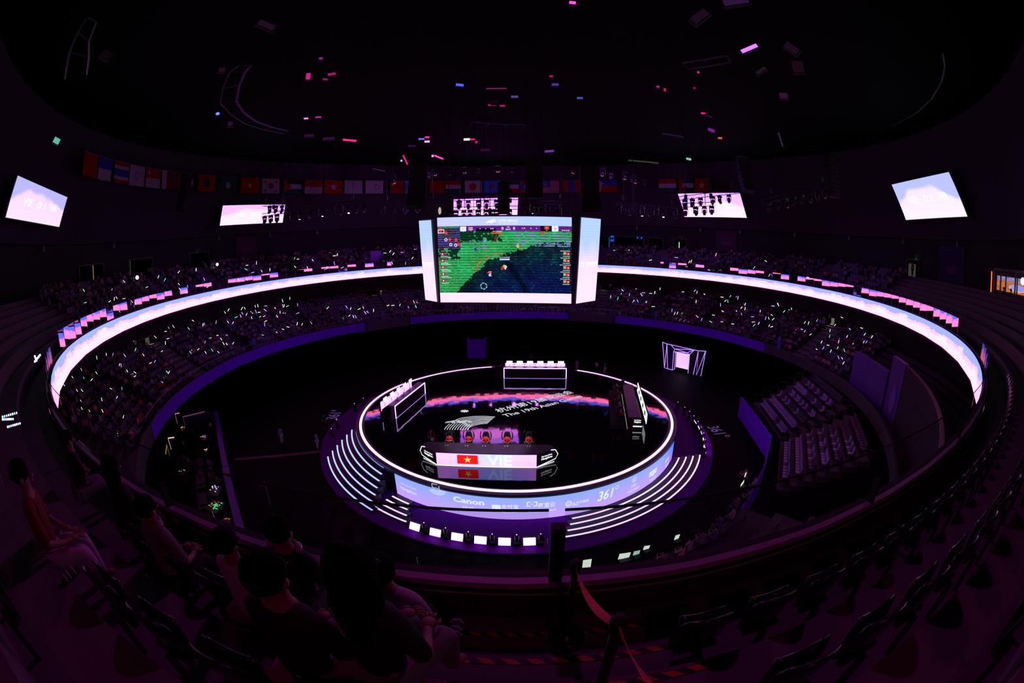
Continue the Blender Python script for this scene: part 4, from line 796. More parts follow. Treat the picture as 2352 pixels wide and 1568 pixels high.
p = onz(993, 1028, SZ); figure('stand', 'down', M_NAVY, M_BLK, 'person', 'standing referee in navy blazer with red tie and paper, left end of VIE desk', (p.x, p.y, SZ), .25)
t = MB((p.x + .1, p.y - .25, 3.0)).box((p.x + .12, p.y - .28, 3.05), (.26, .02, .3)).build('paper_sheet', M_WHITE); t.location = (p.x + .1, p.y - .25, 3.0); tag(t, 'white paper held by the referee at the VIE desk', 'paper')
t = MB((p.x, p.y - .13, 3.5)).prism([(-.03, 0), (.03, 0), (.05, -.4), (0, -.47), (-.05, -.4)], 0, .02, 0, lambda x, y, z: (p.x + x, p.y - .14 - z, 3.62 + y)).build('necktie', M_RED); t.location = (p.x, p.y - .13, 3.5); tag(t, 'red tie on the standing referee in navy blazer', 'tie')

# the two framed desks (back and left) with lit outlines
def frame_desk(A, B, H, label, depth, items=6, name='framed_desk'):
    """A,B = left and right foot of the front face seen from the audience it faces"""
    A, B = Vector(A), Vector(B); d = (B - A); L = d.length; d.normalize(); n = Vector((d.y, -d.x, 0)); up = Vector((0, 0, 1)); O = (A + B) / 2
    t = thing(name, label, 'desk', tuple(O)); P = lambda s, e, z: A + d * s + n * e + up * z
    def bx(m, s0, s1, e0, e1, z0, z1): m.add([P(s, e, z) for s in (s0, s1) for e in (e0, e1) for z in (z0, z1)], [(0, 1, 3, 2), (4, 6, 7, 5), (0, 4, 5, 1), (2, 3, 7, 6), (0, 2, 6, 4), (1, 5, 7, 3)]); return m
    bx(MB(O), 0, L, -depth, 0, 0.02, H - .06).build('body', M_BLACK, t); bx(MB(O), 0, L, -depth, .02, H - .06, H).build('desktop', mat('desk_top_lilac', (.25, .16, .34), .4), t)
    for s0, s1, nm in ((-1.1, 0, 'end_panel'), (L, L + 1.1, 'end_panel')):
        MB(O).add([P(s0 if nm and s0 < 0 else s0, -.1, 0), P(s1, -.1, 0), P(s1, -.1, H), P(s0 if s0 >= 0 else s0 + .45, -.1, H * .9)] if s0 < 0 else [P(s0, -.1, 0), P(s1, -.1, 0), P(s1 - .45, -.1, H * .9), P(s0, -.1, H)], [(0, 1, 2, 3)]).add([P(s0, -depth, 0), P(s1, -depth, 0), P(s1, -depth, H), P(s0, -depth, H)], [(3, 2, 1, 0)]).build(nm, M_BLACK, t)
    e = MB(O); 
    for q in ((0, L, H - .07, H + .03), (0, .09, .03, H), (L - .09, L, .03, H)): bx(e, q[0], q[1], 0, .05, q[2], q[3])
    e.build('outline_light', E_VEDGE, t); bx(MB(O), 0, L, 0, .03, .0, .035).build('foot_light', emat('foot_violet', (.5, .25, 1.1)), t)
    back = bx(MB(O), 0, L, -depth - .9, -depth - .8, .0, H + .25).build('rear_screen', M_BLACK, t); bx(MB(O), .1, L - .1, -depth - .79, -depth - .77, .6, H + .2).build('rear_light', emat('rear_lilac', (1.5, .72, 2.4)), t)
    return t, P, L
bA, bB = ony(1157, 868.5, 11), ony(1301, 869.5, 11)
bA = onz(1157, 868.5, SZ); bB = onz(1301, 869.5, SZ); bk, PB, LB = frame_desk(bA, bB, 1.32, 'empty back desk with glowing violet outline on far side of the stage', .8)
lA, lB = onz(909, 962, SZ), onz(977, 904, SZ)
ld, PL_, LL_ = frame_desk(lA, lB, 1.32, 'empty left desk with glowing violet outline seen at an angle', .8)
for (P, L, n, lab, D) in ((PB, LB, 6, 'back', .8), (PL_, LL_, 5, 'left', .8)):
    for i in range(n):
        c = P(L * (i + .5) / n, -D - .62, 1.62); ax = (P(1, 0, 0) - P(0, 0, 0)).normalized(); rz = math.atan2(ax.y, ax.x)
        t = thing('monitor', 'white-lit monitor over the empty %s desk' % lab, 'monitor', tuple(c), rz, 'monitors over the %s desk' % lab); MB().box((0, 0, 0), (.78, .05, .48)).build('housing', M_BLACK, t, bevel=.01); MB().box((0, -.03, 0), (.74, .012, .44)).build('lit_face', emat('monitor_white', (2.6, 1.6, 3.2)), t); MB().tube([(0, .05, -.2), (0, .05, -.75)], .025, 6).build('stand', M_DARK, t)
        if i < n - 1: q = P(L * (i + 1) / n, -.42, 1.32); mk = MB(q).tube([q, q + Vector((0, 0, .34))], .015, 5).box(q + Vector((0, 0, .34)), (.22, .05, .05), rz=rz).box(q + Vector((0, 0, .02)), (.2, .16, .03), rz=rz).build('microphone_stand', M_DARK); mk.location = q; tag(mk, 'black microphone stand on the empty %s desk' % lab, 'stand', 'microphones on the %s desk' % lab)
# right desk seen from its end, with players
rE0, rE1 = onz(1441, 985, SZ), onz(1467, 981, SZ)      # near end: front foot, back foot
rF0 = onz(1428, 905, SZ)
t = thing('player_desk', 'right desk seen end-on with a white end panel and red-shirted players', 'desk', tuple(rE0)); O = rE0; d = (rF0 - rE0); d.z = 0; LR = d.length; d.normalize(); n = Vector((d.y, -d.x, 0)) if d.y > 0 else Vector((-d.y, d.x, 0)); up = Vector((0, 0, 1)); W = (rE1 - rE0).length + .2
P = lambda s, e, z: rE0 + d * s + n * e + up * z
def bx(m, s0, s1, e0, e1, z0, z1, k=0): m.add([P(s, e, z) for s in (s0, s1) for e in (e0, e1) for z in (z0, z1)], [(0, 1, 3, 2), (4, 6, 7, 5), (0, 4, 5, 1), (2, 3, 7, 6), (0, 2, 6, 4), (1, 5, 7, 3)], k); return m
bx(MB(O), 0, LR, 0, .8, .02, 1.12).build('body', M_BLACK, t); bx(MB(O), 0, LR, 0, 1.15, 1.12, 1.17).build('desktop', M_TOP, t); bx(MB(O), -.04, 0, 0, W, 0, 1.17).build('end_panel', mat('panel_gloss', (0, 0, 0)), t)
bx(MB(O), 0, LR, -.03, 0, 0.03, .07).build('front_light', mat('dim_edge', (.2, .2, .2), .5, emit=(.35, .35, .3)), t); bx(MB(O), -.07, -.04, W * .35, W * .95, .26, .36).build('end_light', E_EDGE, t)
tx = MB(O); text_on(tx, 'Hangzhou', lambda x, y: P(-.06, W * .62 + x, .72 + y), .2, width=.62, bold=.03); text_on(tx, '19th Asian Games', lambda x, y: P(-.06, W * .62 + x, .92 + y), .12, width=.62, bold=.03); tx.build('panel_lettering', emat('panel_white', (1.3, 1.4, 1.4), False), t)
bx(MB(O), .0, LR, W + .35, W + .45, 0, 1.5).build('rear_screen', M_BLACK, t); bx(MB(O), .1, LR - .1, W + .30, W + .34, .5, 1.45).build('rear_light', emat('rear_white', (1.0, 1.3, 1.2)), t)
bx(MB(O), 0, LR, -1.5, -.25, .0, .4).build('riser', M_BLACK, t)
for i in range(5):
    s = LR * (i + .5) / 5; c = P(s, -.75, 0); rz = math.atan2(-n.y, -n.x) - math.pi / 2
    rz = math.atan2(n.y, n.x) + math.pi / 2
    gaming_chair((c.x, c.y, SZ + .4), rz, 'black gaming chair %s at the right desk' % ['nearest', 'second', 'middle', 'fourth', 'farthest'][i], None)
    figure('sit', 'fwd' if i != 2 else 'fold', M_RED if i % 3 != 1 else mat('white_red_jersey', (.5, .3, .3), .6), M_BLK, 'person', 'seated player in red jersey, %s along the right desk' % ['nearest', 'second', 'third', 'fourth', 'farthest'][i], (c.x, c.y, SZ + .42), rz)
    q = P(s, W + .2, 1.25); mt = MB(q).box(q, (.55, .04, .34), rz=math.atan2(d.y, d.x)).build('monitor', M_DARK); mt.location = q; tag(mt, 'dark monitor behind the right desk', 'monitor', 'monitors behind the right desk')
p = onz(1428, 902, SZ); figure('stand', 'down', M_NAVY, M_BLK, 'person', 'standing official in navy jacket at the far end of the right desk', (p.x, p.y, SZ), .3)

# walkers on the dark floor
for px, py, kind, sh, lg, lab, rz in ((649, 1017, 'stand', mat('blue_shirt', (.12, .2, .5), .8), M_WHITE, 'person in blue shirt and pale trousers standing on the dark floor left of the stage', 1.2), (731, 1031, 'stand', mat('cyan_shirt', (.08, .28, .45), .8), M_WHITE, 'person in cyan shirt standing beside the lit steps', 1.7), (748, 985, 'stand', M_BLK, M_BLK, 'person in black standing behind the lit steps', .4),
                                (1325, 851, 'walk', mat('pale_blue_shirt', (.3, .35, .75), .8), M_WHITE, 'person in pale blue shirt walking behind the stage rim', -.6), (1370, 856, 'walk', M_WHITE, M_BLK, 'person in white shirt walking behind the stage, left of the green-shirted one', -.9), (1388, 859, 'stand', mat('teal_shirt', (.06, .2, .22), .8), M_WHITE, 'person in dark green shirt and white trousers behind the stage', .7), (1219, 835, 'stand', M_NAVY, M_BLK, 'dark standing person behind the empty back desk', 0)):
    p = onz(px, py, 0); figure(kind, 'fold' if 'cyan' in lab else 'down', sh, lg, 'person', lab, (p.x, p.y, 0), rz)
# ================================================================ GLASS BALUSTRADES ON THE BALCONY EDGE
M_POST = mat('rail_steel', (.3, .28, .32), .35, .8); M_POSTL = mat('post_painted', (.30, .22, .28), .4)
G_R = glass_mat('rail_glass', .22); G_N = glass_mat('near_glass', .06)
def chord_panel(mb, r, a0, a1, z0, z1, tilt=0.0, th=.014):
    A = Vector(pol(r, a0)); B = Vector(pol(r, a1)); n = Vector((A.x + B.x, A.y + B.y, 0)).normalized(); hgt = z1 - z0; vs = []
    for p in (A, B):
        for e in (0, th):
            for z in (z0, z1): q = p + n * (e + tilt * (z - z0)); vs.append((q.x, q.y, z))
    mb.add(vs, [(0, 1, 3, 2), (4, 6, 7, 5), (0, 4, 5, 1), (2, 3, 7, 6), (0, 2, 6, 4), (1, 5, 7, 3)])
RB = random.Random(11)
for nm, a0, n in (('left', 92.5, 56), ('right', 90.0, 55)):
    t = thing('glass_balustrade', 'glass balustrade with short posts above the ribbon display on the %s half of the balcony' % nm, 'railing', (0, 0, 15.12)); O = (0, 0, 15.12)
    sgn = 1 if nm == 'left' else -1
    for i in range(n):
        a = a0 + sgn * 2.5 * i; c = Vector(pol(37.13, a, 15.5))
        MB(O).box(c, (.05, .07, .76), rz=math.radians(a)).build('post', M_POSTL, t)
        m = MB(O); chord_panel(m, 37.09, a + .06, a + 2.44, 15.16, 16.12, RB.gauss(0, .006) + (.05 if RB.random() < .22 else 0)); m.build('glass_panel', G_R, t)
t = thing('near_glass_balustrade', 'clear glass balustrade with dark top rail right in front of the camera', 'railing', (0, -37, 15.12)); O = (0, -37, 15.12)
for a0, a1 in ((-96.6, -89.62), (-89.42, -83.2), (-83.1, -76.9), (-76.8, -70.6), (-102.9, -96.7), (-109.2, -103.0), (-115.5, -109.3), (-70.5, -64.3), (-64.2, -58), (-121.8, -115.6)):
    m = MB(O); n = 4
    for i in range(n): chord_panel(m, 37.05, a0 + (a1 - a0) * i / n, a0 + (a1 - a0) * (i + 1) / n, 15.14, 15.86)
    g = m.build('glass_panel', G_N, t)
    MB(O).tube([pol(37.056, a0 + (a1 - a0) * i / 6, 15.87) for i in range(7)], .012, 6).build('top_edge', M_BLACK, g)
for a in (-89.5, -83.15, -96.65, -76.85, -70.55, -64.25, -103, -109.3):
    MB(O).box(pol(37.10, a, 15.28) if a != -89.5 else pol(37.10, a, 15.43), (.10, .07, .34) if a != -89.5 else (.10, .115, .62), rz=math.radians(a)).build('clamp_post', M_BLACK, t)

# ================================================================ LOWER TIER FITTINGS
M_BAN = mat('violet_banner', (.16, .001, .80), .55, spec=.15); M_FR = mat('rail_frosted', (.20, .16, .24), .4)
def band(a0, a1, lab, z0=5.46, z1=6.78, writing=None):
    t = thing('banner_band', lab, 'banner', pol(34.25, (a0 + a1) / 2, z0)); o = t.location
    MB(o).strip([(34.29, z0), (34.24, z0), (34.24, z1), (34.29, z1)], a0, a1, max(4, int(abs(a1 - a0) / 2)), caps=True).build('fabric', M_BAN, t)
    m = MB(o)
    for a in writing or []: text_on(m, '心心相融 @未来  Heart to Heart, @Future', cyl_in(34.22, a, (z0 + z1) / 2), .22, width=4.6)
    if writing: m.build('banner_lettering', mat('banner_pale', (.25, .16, .75), .6), t)
band(181.8, 135.4, 'long violet banner on the front of the lower stand at left', 5.46, 6.78, [150]); band(121.6, 75.1, 'violet banner on the lower stand under the video cube', 5.5, 6.7, [92]); band(61, 14.5, 'violet banner on the lower stand behind the light gate', 5.46, 6.7, [30])
band(-146, -178, 'violet banner curving along the left side of the lower stand', 5.4, 6.7, [-168])
for a0, a1, lab in ((134.9, 122.2, 'dark boxed balcony front left of the video cube'), (74.6, 61.6, 'dark boxed balcony front right of the video cube')):
    t = MB(pol(34.1, (a0 + a1) / 2, 5.9)).strip([(34.28, 5.35), (33.95, 5.35), (33.95, 6.85), (34.28, 6.85)], a0, a1, 10, close=True, caps=True).build('balcony_front', mat('balcony_front_dark', (.05, .04, .08), .5)); t.location = pol(34.1, (a0 + a1) / 2, 5.9); tag(t, lab, 'parapet')
for k, (a0, a1, lab) in enumerate(((12, 60, 'right'), (60, 122, 'centre'), (122, 184, 'left'), (184, 215, 'far left'))):
    t = thing('stand_railing', 'pale glass railing along the front row of the lower stand, %s part' % lab, 'railing', (0, 0, 6.6)); o = (0, 0, 6.6); n = int((a1 - a0) / 1.95)
    for i in range(n): a = a0 + (a1 - a0) * i / n; MB(o).box(pol(34.42, a, 7.1), (.04, .05, .95), rz=math.radians(a)).build('post', M_POST, t)
    MB(o).strip([(34.40, 6.64), (34.40, 7.5)], a0, a1, int(a1 - a0)).build('glass', glass_mat('frosted_glass', .05), t); MB(o).strip([(34.38, 7.5), (34.38, 7.54), (34.46, 7.54), (34.46, 7.5)], a0, a1, int(a1 - a0), close=True).build('handrail', M_FR, t)
for a in (104.6, 79.5):       # white framed gates in the railing
    t = MB(pol(34.3, a, 6.5))
    for s in (-1.55, 0, 1.55):
        t.box(pol(34.2, a + s, 7.0), (.06, .06, 1.35), rz=math.radians(a))
    for z in (6.35, 7.66): t.tube([pol(34.2, a - 1.55, z), pol(34.2, a + 1.55, z)], .035, 4)
    o = t.build('railing_gate', mat('gate_white', (.45, .40, .5), .5)); o.location = pol(34.3, a, 6.5); tag(o, 'white framed double gate in the railing under the video cube, %s one' % ('left' if a > 90 else 'right'), 'gate')

# doorways, exit signs, people in them, lit stairs
M_DOORW = mat('corridor_wall', (.5, .45, .4), .8)
def doorway(n, r, a, w, z0, h_, lit=None, open_col=None):
    t = bpy.data.objects.new('door_%d' % n, None); COL.objects.link(t); t.location = pol(r, a, z0); struct(t); o = t.location; da = math.degrees(w / 2 / r)
    MB(o).strip([(r - .05, z0), (r - .05, z0 + h_)], a - da, a + da, 4).build('opening', mat('doorway_dark', (.001, .001, .001), 1, spec=0), t)  # black sheet painted for the dark inside of the doorway
    f = MB(o)
    for s in (-1, 1): f.box(pol(r - .1, a + s * da, z0 + h_ / 2), (.16, .12, h_), rz=math.radians(a))
    f.box(pol(r - .1, a, z0 + h_), (.16, w + .2, .12), rz=math.radians(a)); f.build('door_frame', mat('frame_grey', (.12, .11, .12), .6), t)
    if lit: MB(o).strip([(r - .08, z0 + lit[2]), (r - .08, z0 + lit[3])], a + lit[0], a + lit[1], 2).build('lit_corridor', emat('corridor_glow_%d' % n, lit[4], False), t)
    return t
doorway(1, 44.3, 8.2, 2.4, 8.0 + .3, 2.6, (-.2, -1.0, 0, 2.5, (.16, .14, .10)))
doorway(2, 44.3, 127.8, 5.2, 8.0 + .3, 2.6, (-2.6, -3.2, 0, 2.4, (.18, .13, .08)))
doorway(3, 44.3, 68.2, 2.6, 8.3, 2.5, None); doorway(4, 44.3, -172.5, 3.0, 8.3, 2.6, (.2, -.9, 0, 2.5, (.07, .055, .05)))
doorway(5, 46.5, -9.7, 2.6, 16.6 + 1.2, 2.4, (1.1, -.7, 0, 1.9, (.045, .04, .03))); doorway(6, 46.5, 49.5, 2.6, 18.2, 2.2, (.25, .05, .3, 1.6, (.7, .8, .75)))
doorway(7, 46.5, 169.5, 4, 18.2, 2.2); doorway(8, 46.5, -175.5, 5, 18.2, 2.2, (2.6, 2.5, 0, 2.1, (.10, .08, .02))); doorway(9, 46.5, -163, 5, 18.2, 2.2, (-.4, -.65, 0, 2.1, (.14, .10, .03))); doorway(10, 46.5, 64, 9, 18.2, 2.3, (3.2, 3.0, 0, 2.0, (.01, .05, .35)))
doorway(11, 46.5, 55.5, 3, 18.2, 2.2)
for a, z, r, c, lab in ((49.5, 20.5, 46.2, 'g', 'right of the video cube'), (169.57, 20.45, 46.2, 'g', 'over the upper doorway at left'), (-10.3, 20.35, 46.2, 'g', 'over the curtained doorway at right'), (59.5, 20.3, 46.2, 'b', 'beside the blue-lit booth'), (66.3, 20.0, 46.2, 'b2', 'in the blue booth right of the cube'), (-173.5, 19.6, 46.2, 'g2', 'dim one at upper left')):
    p = pol(r, a, z); t = thing('exit_sign', '%s lit sign %s' % ('green exit' if c[0] == 'g' else 'blue', lab), 'sign', p, math.radians(a + 90)); MB().box((0, .06, 0), (.62, .08, .3)).build('box', M_BLACK, t)
    w_, hh = (.56, .22) if c in ('g', 'g2') else ((1.1, .34) if c == 'b' else (.7, 1.2)); MB().box((0, .0, 0), (w_, .04, hh)).build('lit_face', emat('sign_' + c, {'g': (.05, 1.3, .25), 'g2': (.005, .08, .02), 'b': (.005, .1, .75), 'b2': (.003, .08, .45)}[c], False), t)
for a, lab, da in ((5.4, 'right, running down from the lit doorway', 1.9), (67.0, 'just right of the video cube', 1.5), (-172.8, 'left, half lit below the doorway', 2.1), (127.5, 'left of the video cube, dim', 1.3)):
    t = thing('stair_flight', 'flight of pale concrete steps in the lower stand, ' + lab, 'stairs', pol(38, a, 6.1)); o = t.location
    for k in range(NR * 2):
        r = LR0 - .2 + LDR * k / 2; z = LZ0 + LDZ * k / 2 + .03
        s_ = MB(o).strip([(r, z - .22), (r, z), (r + .5, z), (r + .5, z - .22)], a - da, a + da, 3, close=True, caps=True).build('step', mat('step_concrete', (.16, .14, .15), .8), t)
spot('corridor_lamp', pol(43.9, 7.6, 10.6), pol(39, 5.2, 7.8), (1, .8, .6), 110, 75, .8); spot('corridor_lamp', pol(43.9, -172.9, 10.6), pol(39.5, -172.8, 8), (1, .75, .55), 60, 80, .8); spot('corridor_lamp', pol(43.9, 67.8, 10.6), pol(39.5, 67, 8), (1, .7, .5), 60, 70, .8)
spot('corridor_lamp', pol(43.9, 127.0, 10.6), pol(43.2, 127, 8.2), (1, .8, .55), 25, 90, .8)
for px, py, r, kind, sh, lab in ((1905, 727, 43.8, 'stand', mat('grey_shirt', (.25, .25, .25), .8), 'person standing in the lit doorway at right of the lower stand'), (1884, 724, 43.2, 'stand', mat('bright_blue_shirt', (.02, .10, .5), .8), 'person in bright blue shirt at the top of the right stairs'), (1893, 730, 42.6, 'stand', M_WHITE, 'person in white shirt holding something at the top of the right stairs'), (2095, 640, 46.1, 'stand', mat('lime_shirt', (.15, .3, .05), .8), 'person with green-lit side standing in the curtained doorway'), (308, 768, 43, 'stand', M_WHITE, 'person in white standing by the left doorway'), (1402, 648, 43.6, 'stand', M_WHITE, 'person standing at the top of the stairs right of the video cube')):
    a = az(oncyl(px, py, r)); z0 = 18.2 if r > 45 else LZ0 + LDZ * min(NR - 1, int((r - LR0 + .2) / LDR)); figure(kind, 'down', sh, M_BLK, 'person', lab, pol(r, a, z0), math.radians(a - 90))
# upper wall texture strip of down lights seen as faint cones, hanging pennants
for i, a in enumerate([-168, -150, 165, 152, 140, 60, 44, 34, 20, 6, -8, -22]):
    p = pol(45.7, a, 22.25); t = MB(p).lathe([(.02, .35), (.14, .1), (.22, -.35)], 8, 0, p).build('wall_lamp', mat('lamp_grey', (.25, .22, .28), .5)); t.location = p; tag(t, 'small unlit cone lamp under the upper wall edge at %s' % ('left' if abs(a) > 90 else 'right'), 'light fixture', 'cone lamps under the wall edge, ' + ('left' if abs(a) > 90 else 'right'))
for a, r, w_, z0, z1, lab, c in ((157.5, 46.4, 4.2, 18.6, 22.2, 'faint maroon poster with games emblem on the concourse wall at left', (.07, .015, .05)), (37.8, 46.4, 4.2, 18.6, 22.2, 'faint maroon poster with games emblem on the concourse wall at right', (.05, .012, .045)), (-19.5, 46.4, 5.4, 17.6, 22, 'dark blue poster with pink emblem on the concourse wall near the far right screen', (.015, .012, .10))):
    t = thing('wall_poster', lab, 'poster', pol(r, a, z0)); o = t.location; da = math.degrees(w_ / 2 / r); MB(o).strip([(r, z0), (r - .06, z0), (r - .06, z1), (r, z1)], a - da, a + da, 4, caps=True).build('panel', mat('poster_%d' % int(a), c, .7), t)
    m = MB(o); fan(cyl_in(r - .08, a, z0 + (z1 - z0) * .6), 1.4, 9, None, m, .06); m.build('emblem', mat('poster_pink', (.16, .06, .14), .7), t)
pv = oncyl(863, 590, 41); t = thing('violet_screen_box', 'violet fabric banner box standing in the upper stand left of the cube', 'banner', (pv.x, pv.y, 16.2)); MB(t.location).box((pv.x, pv.y, 17.2), (2.0, .2, 1.9), rz=math.radians(az(pv) - 90)).build('fabric', mat('banner_lit_violet', (.30, .10, .8), .6), t)
# blue ghost banners / standing cones on the front row
for px, py in ((1507, 722), (582, 788), (1791, 783), (880, 728)):
    p = oncyl(px, py, 34.9); q = (p.x, p.y, 6.12); t = MB(q).lathe([(.001, 0), (.26, 0), (.3, .5), (.3, 1.5), (.2, 1.9), (.001, 2.0)], 10, 0, q).build('standing_banner', mat('blue_standee', (.05, .09, .42), .6), smooth=True); t.location = q; tag(t, 'rounded blue standee at the front row, %s' % {1507: 'right of the light gate', 582: 'in the left part of the stand', 1791: 'at the foot of the right stairs', 880: 'just left of the video cube'}[px], 'standee')

# ================================================================ SEATS
M_SEAT = mat('seat_lilac', (.30, .24, .55), .45); M_SEATD = mat('seat_shell_dark', (.03, .03, .05), .35); M_BRK = mat('seat_bracket', (.02, .02, .02), .5)
def seat_meshes():
    b = MB().prism([(-.21, 0), (.21, 0), (.24, .12), (.22, .38), (.13, .47), (-.13, .47), (-.22, .38), (-.24, .12)], 0, .05, 0, lambda x, y, z: (x, .02 + z + y * .12, .42 + y)).build('backrest', M_SEAT, None); s = MB().prism([(-.21, 0), (.21, 0), (.22, -.3), (.16, -.4), (-.16, -.4), (-.22, -.3)], .36, .42, 0, lambda x, y, z: (x, y, z)).build('seat', M_SEAT, None)
    g = MB().box((0, .05, .2), (.3, .06, .36)).build('bracket', M_BRK, None); r = [b.data, s.data, g.data]
    for o in (b, s, g): bpy.data.objects.remove(o)
    return r
SEATM = seat_meshes()
def seat_at(p, rz, label, group, dark=False):
    t = thing('stadium_seat', label, 'seat', p, rz, group)
    for nm, me in zip(('backrest', 'seat', 'bracket'), SEATD if dark else SEATM): link(nm, me, t)
    return t
# retractable stand at right: two straight blocks
M_RS = mat('retractable_deck', (.03, .025, .04), .7)
BL = [(-14.5, 27.0, -1.7, 6.9, 7, 'upper block'), (-34.8, 26.2, -1.6, 6.0, 7, 'lower block')]
SEATD = []
for me_ in SEATM: q_ = me_.copy(); q_.materials.clear(); q_.materials.append(mat('seat_shaded_lilac', (.05, .035, .08), .5)); SEATD.append(q_)  # shaded copies of the lilac seat, darkness painted into the material
rs = thing('retractable_stand', 'pull-out stand of two straight blocks with pale seats right of the stage', 'seating stand', (28, -6, 0)); RO = (28, -6, 0)
nseat = 0; RSR = random.Random(5)
for az_, d0, s0, s1, nr, nm in BL:
    n = Vector((math.cos(math.radians(az_)), math.sin(math.radians(az_)), 0)); u = Vector((-n.y, n.x, 0))
    for k in range(nr):
        zf = 1.35 + .56 * k; a = n * (d0 + .25 + 1.02 * k); m = MB(RO)
        vs = [a + n * (-.75) + u * (s0 - 1.3), a + n * (-.75) + u * (s1 + 1.1), a + n * (.35) + u * (s1 + 1.1), a + n * .35 + u * (s0 - 1.3)]
        m.add([(v.x, v.y, z) for z in (zf - .5, zf) for v in vs], [(3, 2, 1, 0), (4, 5, 6, 7), (0, 1, 5, 4), (1, 2, 6, 5), (2, 3, 7, 6), (3, 0, 4, 7)]); m.build('deck', M_RS, rs)
        ns = int((s1 - s0) / .56)
        for i in range(ns):
            p = a + u * (s0 + .3 + i * .56); lit = (k == 0 and i not in (4, 5)) or (k == 1) or (RSR.random() < .38 and k < 6)  # pale and dark are lit and shaded tones painted on alike seats
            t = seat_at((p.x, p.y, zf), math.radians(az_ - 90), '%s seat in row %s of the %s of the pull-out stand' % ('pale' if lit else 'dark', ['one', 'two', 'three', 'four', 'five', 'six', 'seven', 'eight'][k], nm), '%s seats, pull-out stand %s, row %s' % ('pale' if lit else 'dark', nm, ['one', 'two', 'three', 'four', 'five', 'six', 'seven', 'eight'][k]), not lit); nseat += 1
    m = MB(RO)      # guard rails at both sides
    for k in range(nr):
        zf = 1.35 + .56 * k; a = n * (d0 - .4 + 1.02 * k)
        for s in (s1 + 1.05, s0 - 1.25):
            p = a + u * s; q = a + n * .9 + u * s; m.tube([(p.x, p.y, zf), (p.x, p.y, zf + .95), (q.x, q.y, zf + .95), (q.x, q.y, zf)], .025, 4)
    m.build('guard_rail', mat('rail_painted', (.12, .11, .14), .4), rs)
Pq = [(25.3, .62), (23.0, -9.95), (19.0, -15.1), (14.4, -19.8)]
for i in range(3):
    a, b = Vector((*Pq[i], 0)), Vector((*Pq[i + 1], 0)); d = (b - a).normalized(); n = Vector((-d.y, d.x, 0)); L = (b - a).length; t = thing('stand_front_panel', ['tall violet front panel of the upper seat block right of the stage', 'violet front panel of the lower seat block, turned toward the camera', 'narrow violet panel continuing toward the press desks'][i], 'panel', tuple(a)); hz = [2.35, 2.4, 2.3][i]
    MB(a).add([v + Vector((0, 0, z)) + n * e for v in (a, b) for e in (0, .12) for z in (.02, hz)], [(0, 1, 3, 2), (4, 6, 7, 5), (0, 4, 5, 1), (2, 3, 7, 6), (0, 2, 6, 4), (1, 5, 7, 3)]).build('fabric', M_BAN, t)
    if i < 2: m = MB(a); f = plane_fn(a + d * L * .45 + Vector((0, 0, 1.4)) - n * .02 * (1 if n.x > 0 else -1), -d if n.x > 0 else d, (0, 0, 1)); f0 = lambda x, y: a + d * (L * .45 + x) + Vector((0, 0, 1.35 + y)) - n * (.03 if n.x > 0 else -.15); text_on(m, '心心相融 @未来  Heart to Heart, @Future', f0, .28, width=5.0); m.build('panel_writing', mat('banner_pale', (.2, .1, .7), .5), t)
# suites wall at far right of the lower stand
_ae = az(oncyl(2068, 900, 35.7))
struct(MB().strip([(36.1, 6.1), (35.75, 6.1), (35.75, 11.2), (36.1, 11.2)], _ae - .1, -60, 10, caps=True).build('wall_boxes_dark', mat('box_dark', (.012, .008, .016), .7)))  # same suite wall, its fade to black painted as dark material
for a0, a1, zt, lab in ((-13, -26, 9.6, 'violet-lit box front with faint lettering at the right end of the lower stand'), (-27, _ae, 11.2, 'tall violet box front with drop-shaped emblem at the far right')):
    t = thing('box_front', lab, 'wall panel', pol(35.6, (a0 + a1) / 2, 6.1)); o = t.location; MB(o).strip([(36.1, 6.1), (35.7, 6.1), (35.7, zt), (36.1, zt)], a0, a1, 10, caps=True).build('panel', mat('box_violet', (.10, .03, .30), .55), t); MB(o).strip([(35.68, zt), (35.68, zt + .07), (36.15, zt + .07)], a0, a1, 10).build('top_trim', mat('trim_violet', (.14, .04, .3), .5), t)
    m = MB(o); f = cyl_in(35.66, a0 + (a1 - a0) * (.55 if lab[0] == 't' else .45), 8.3)
    if lab[0] == 't':
        m.add([f(.75 * math.sin(q) * (1 if math.cos(q) < 0 else 1 - .5 * math.cos(q)), -.3 + 1.25 * math.cos(q)) for q in [i * .3142 for i in range(20)]], [tuple(range(20))]); m.build('emblem', mat('emblem_violet', (.2, .08, .5), .5), t)
    else: text_on(m, '心心相融', f, .45, width=2.4); text_on(m, '@未来', lambda x, y: f(x + .6, y - .7), .45, width=1.6); m.build('panel_writing', mat('emblem_violet', (.2, .08, .5), .5), t)
# crowd figures: one continuous body, coloured clothes by region
def spectator(shirt, trou, seed, hairc):
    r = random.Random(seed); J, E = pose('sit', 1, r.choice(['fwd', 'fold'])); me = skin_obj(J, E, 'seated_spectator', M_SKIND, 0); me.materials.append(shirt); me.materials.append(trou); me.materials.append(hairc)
    for p in me.polygons:
        c = p.center; p.use_smooth = True
        p.material_index = 3 if (c.z > 1.26 or (c.z > 1.16 and c.y > -.03)) else 0 if c.z > 1.11 else (2 if c.z < .62 and c.y < -.02 and c.z < .60 else 0 if (c.y < -.22 and c.z > .7) else 1)
    return me
SH = [mat('dim_white_shirt', (.24, .21, .27), .8), M_BLK, mat('dim_grey_shirt', (.12, .11, .13), .8), mat('dim_purple_shirt', (.14, .06, .16), .8), mat('dim_pink_shirt', (.40, .2, .25), .8), M_BLK, mat('dim_blue_shirt', (.05, .08, .2), .8), mat('dim_red_shirt', (.25, .02, .02), .8)]
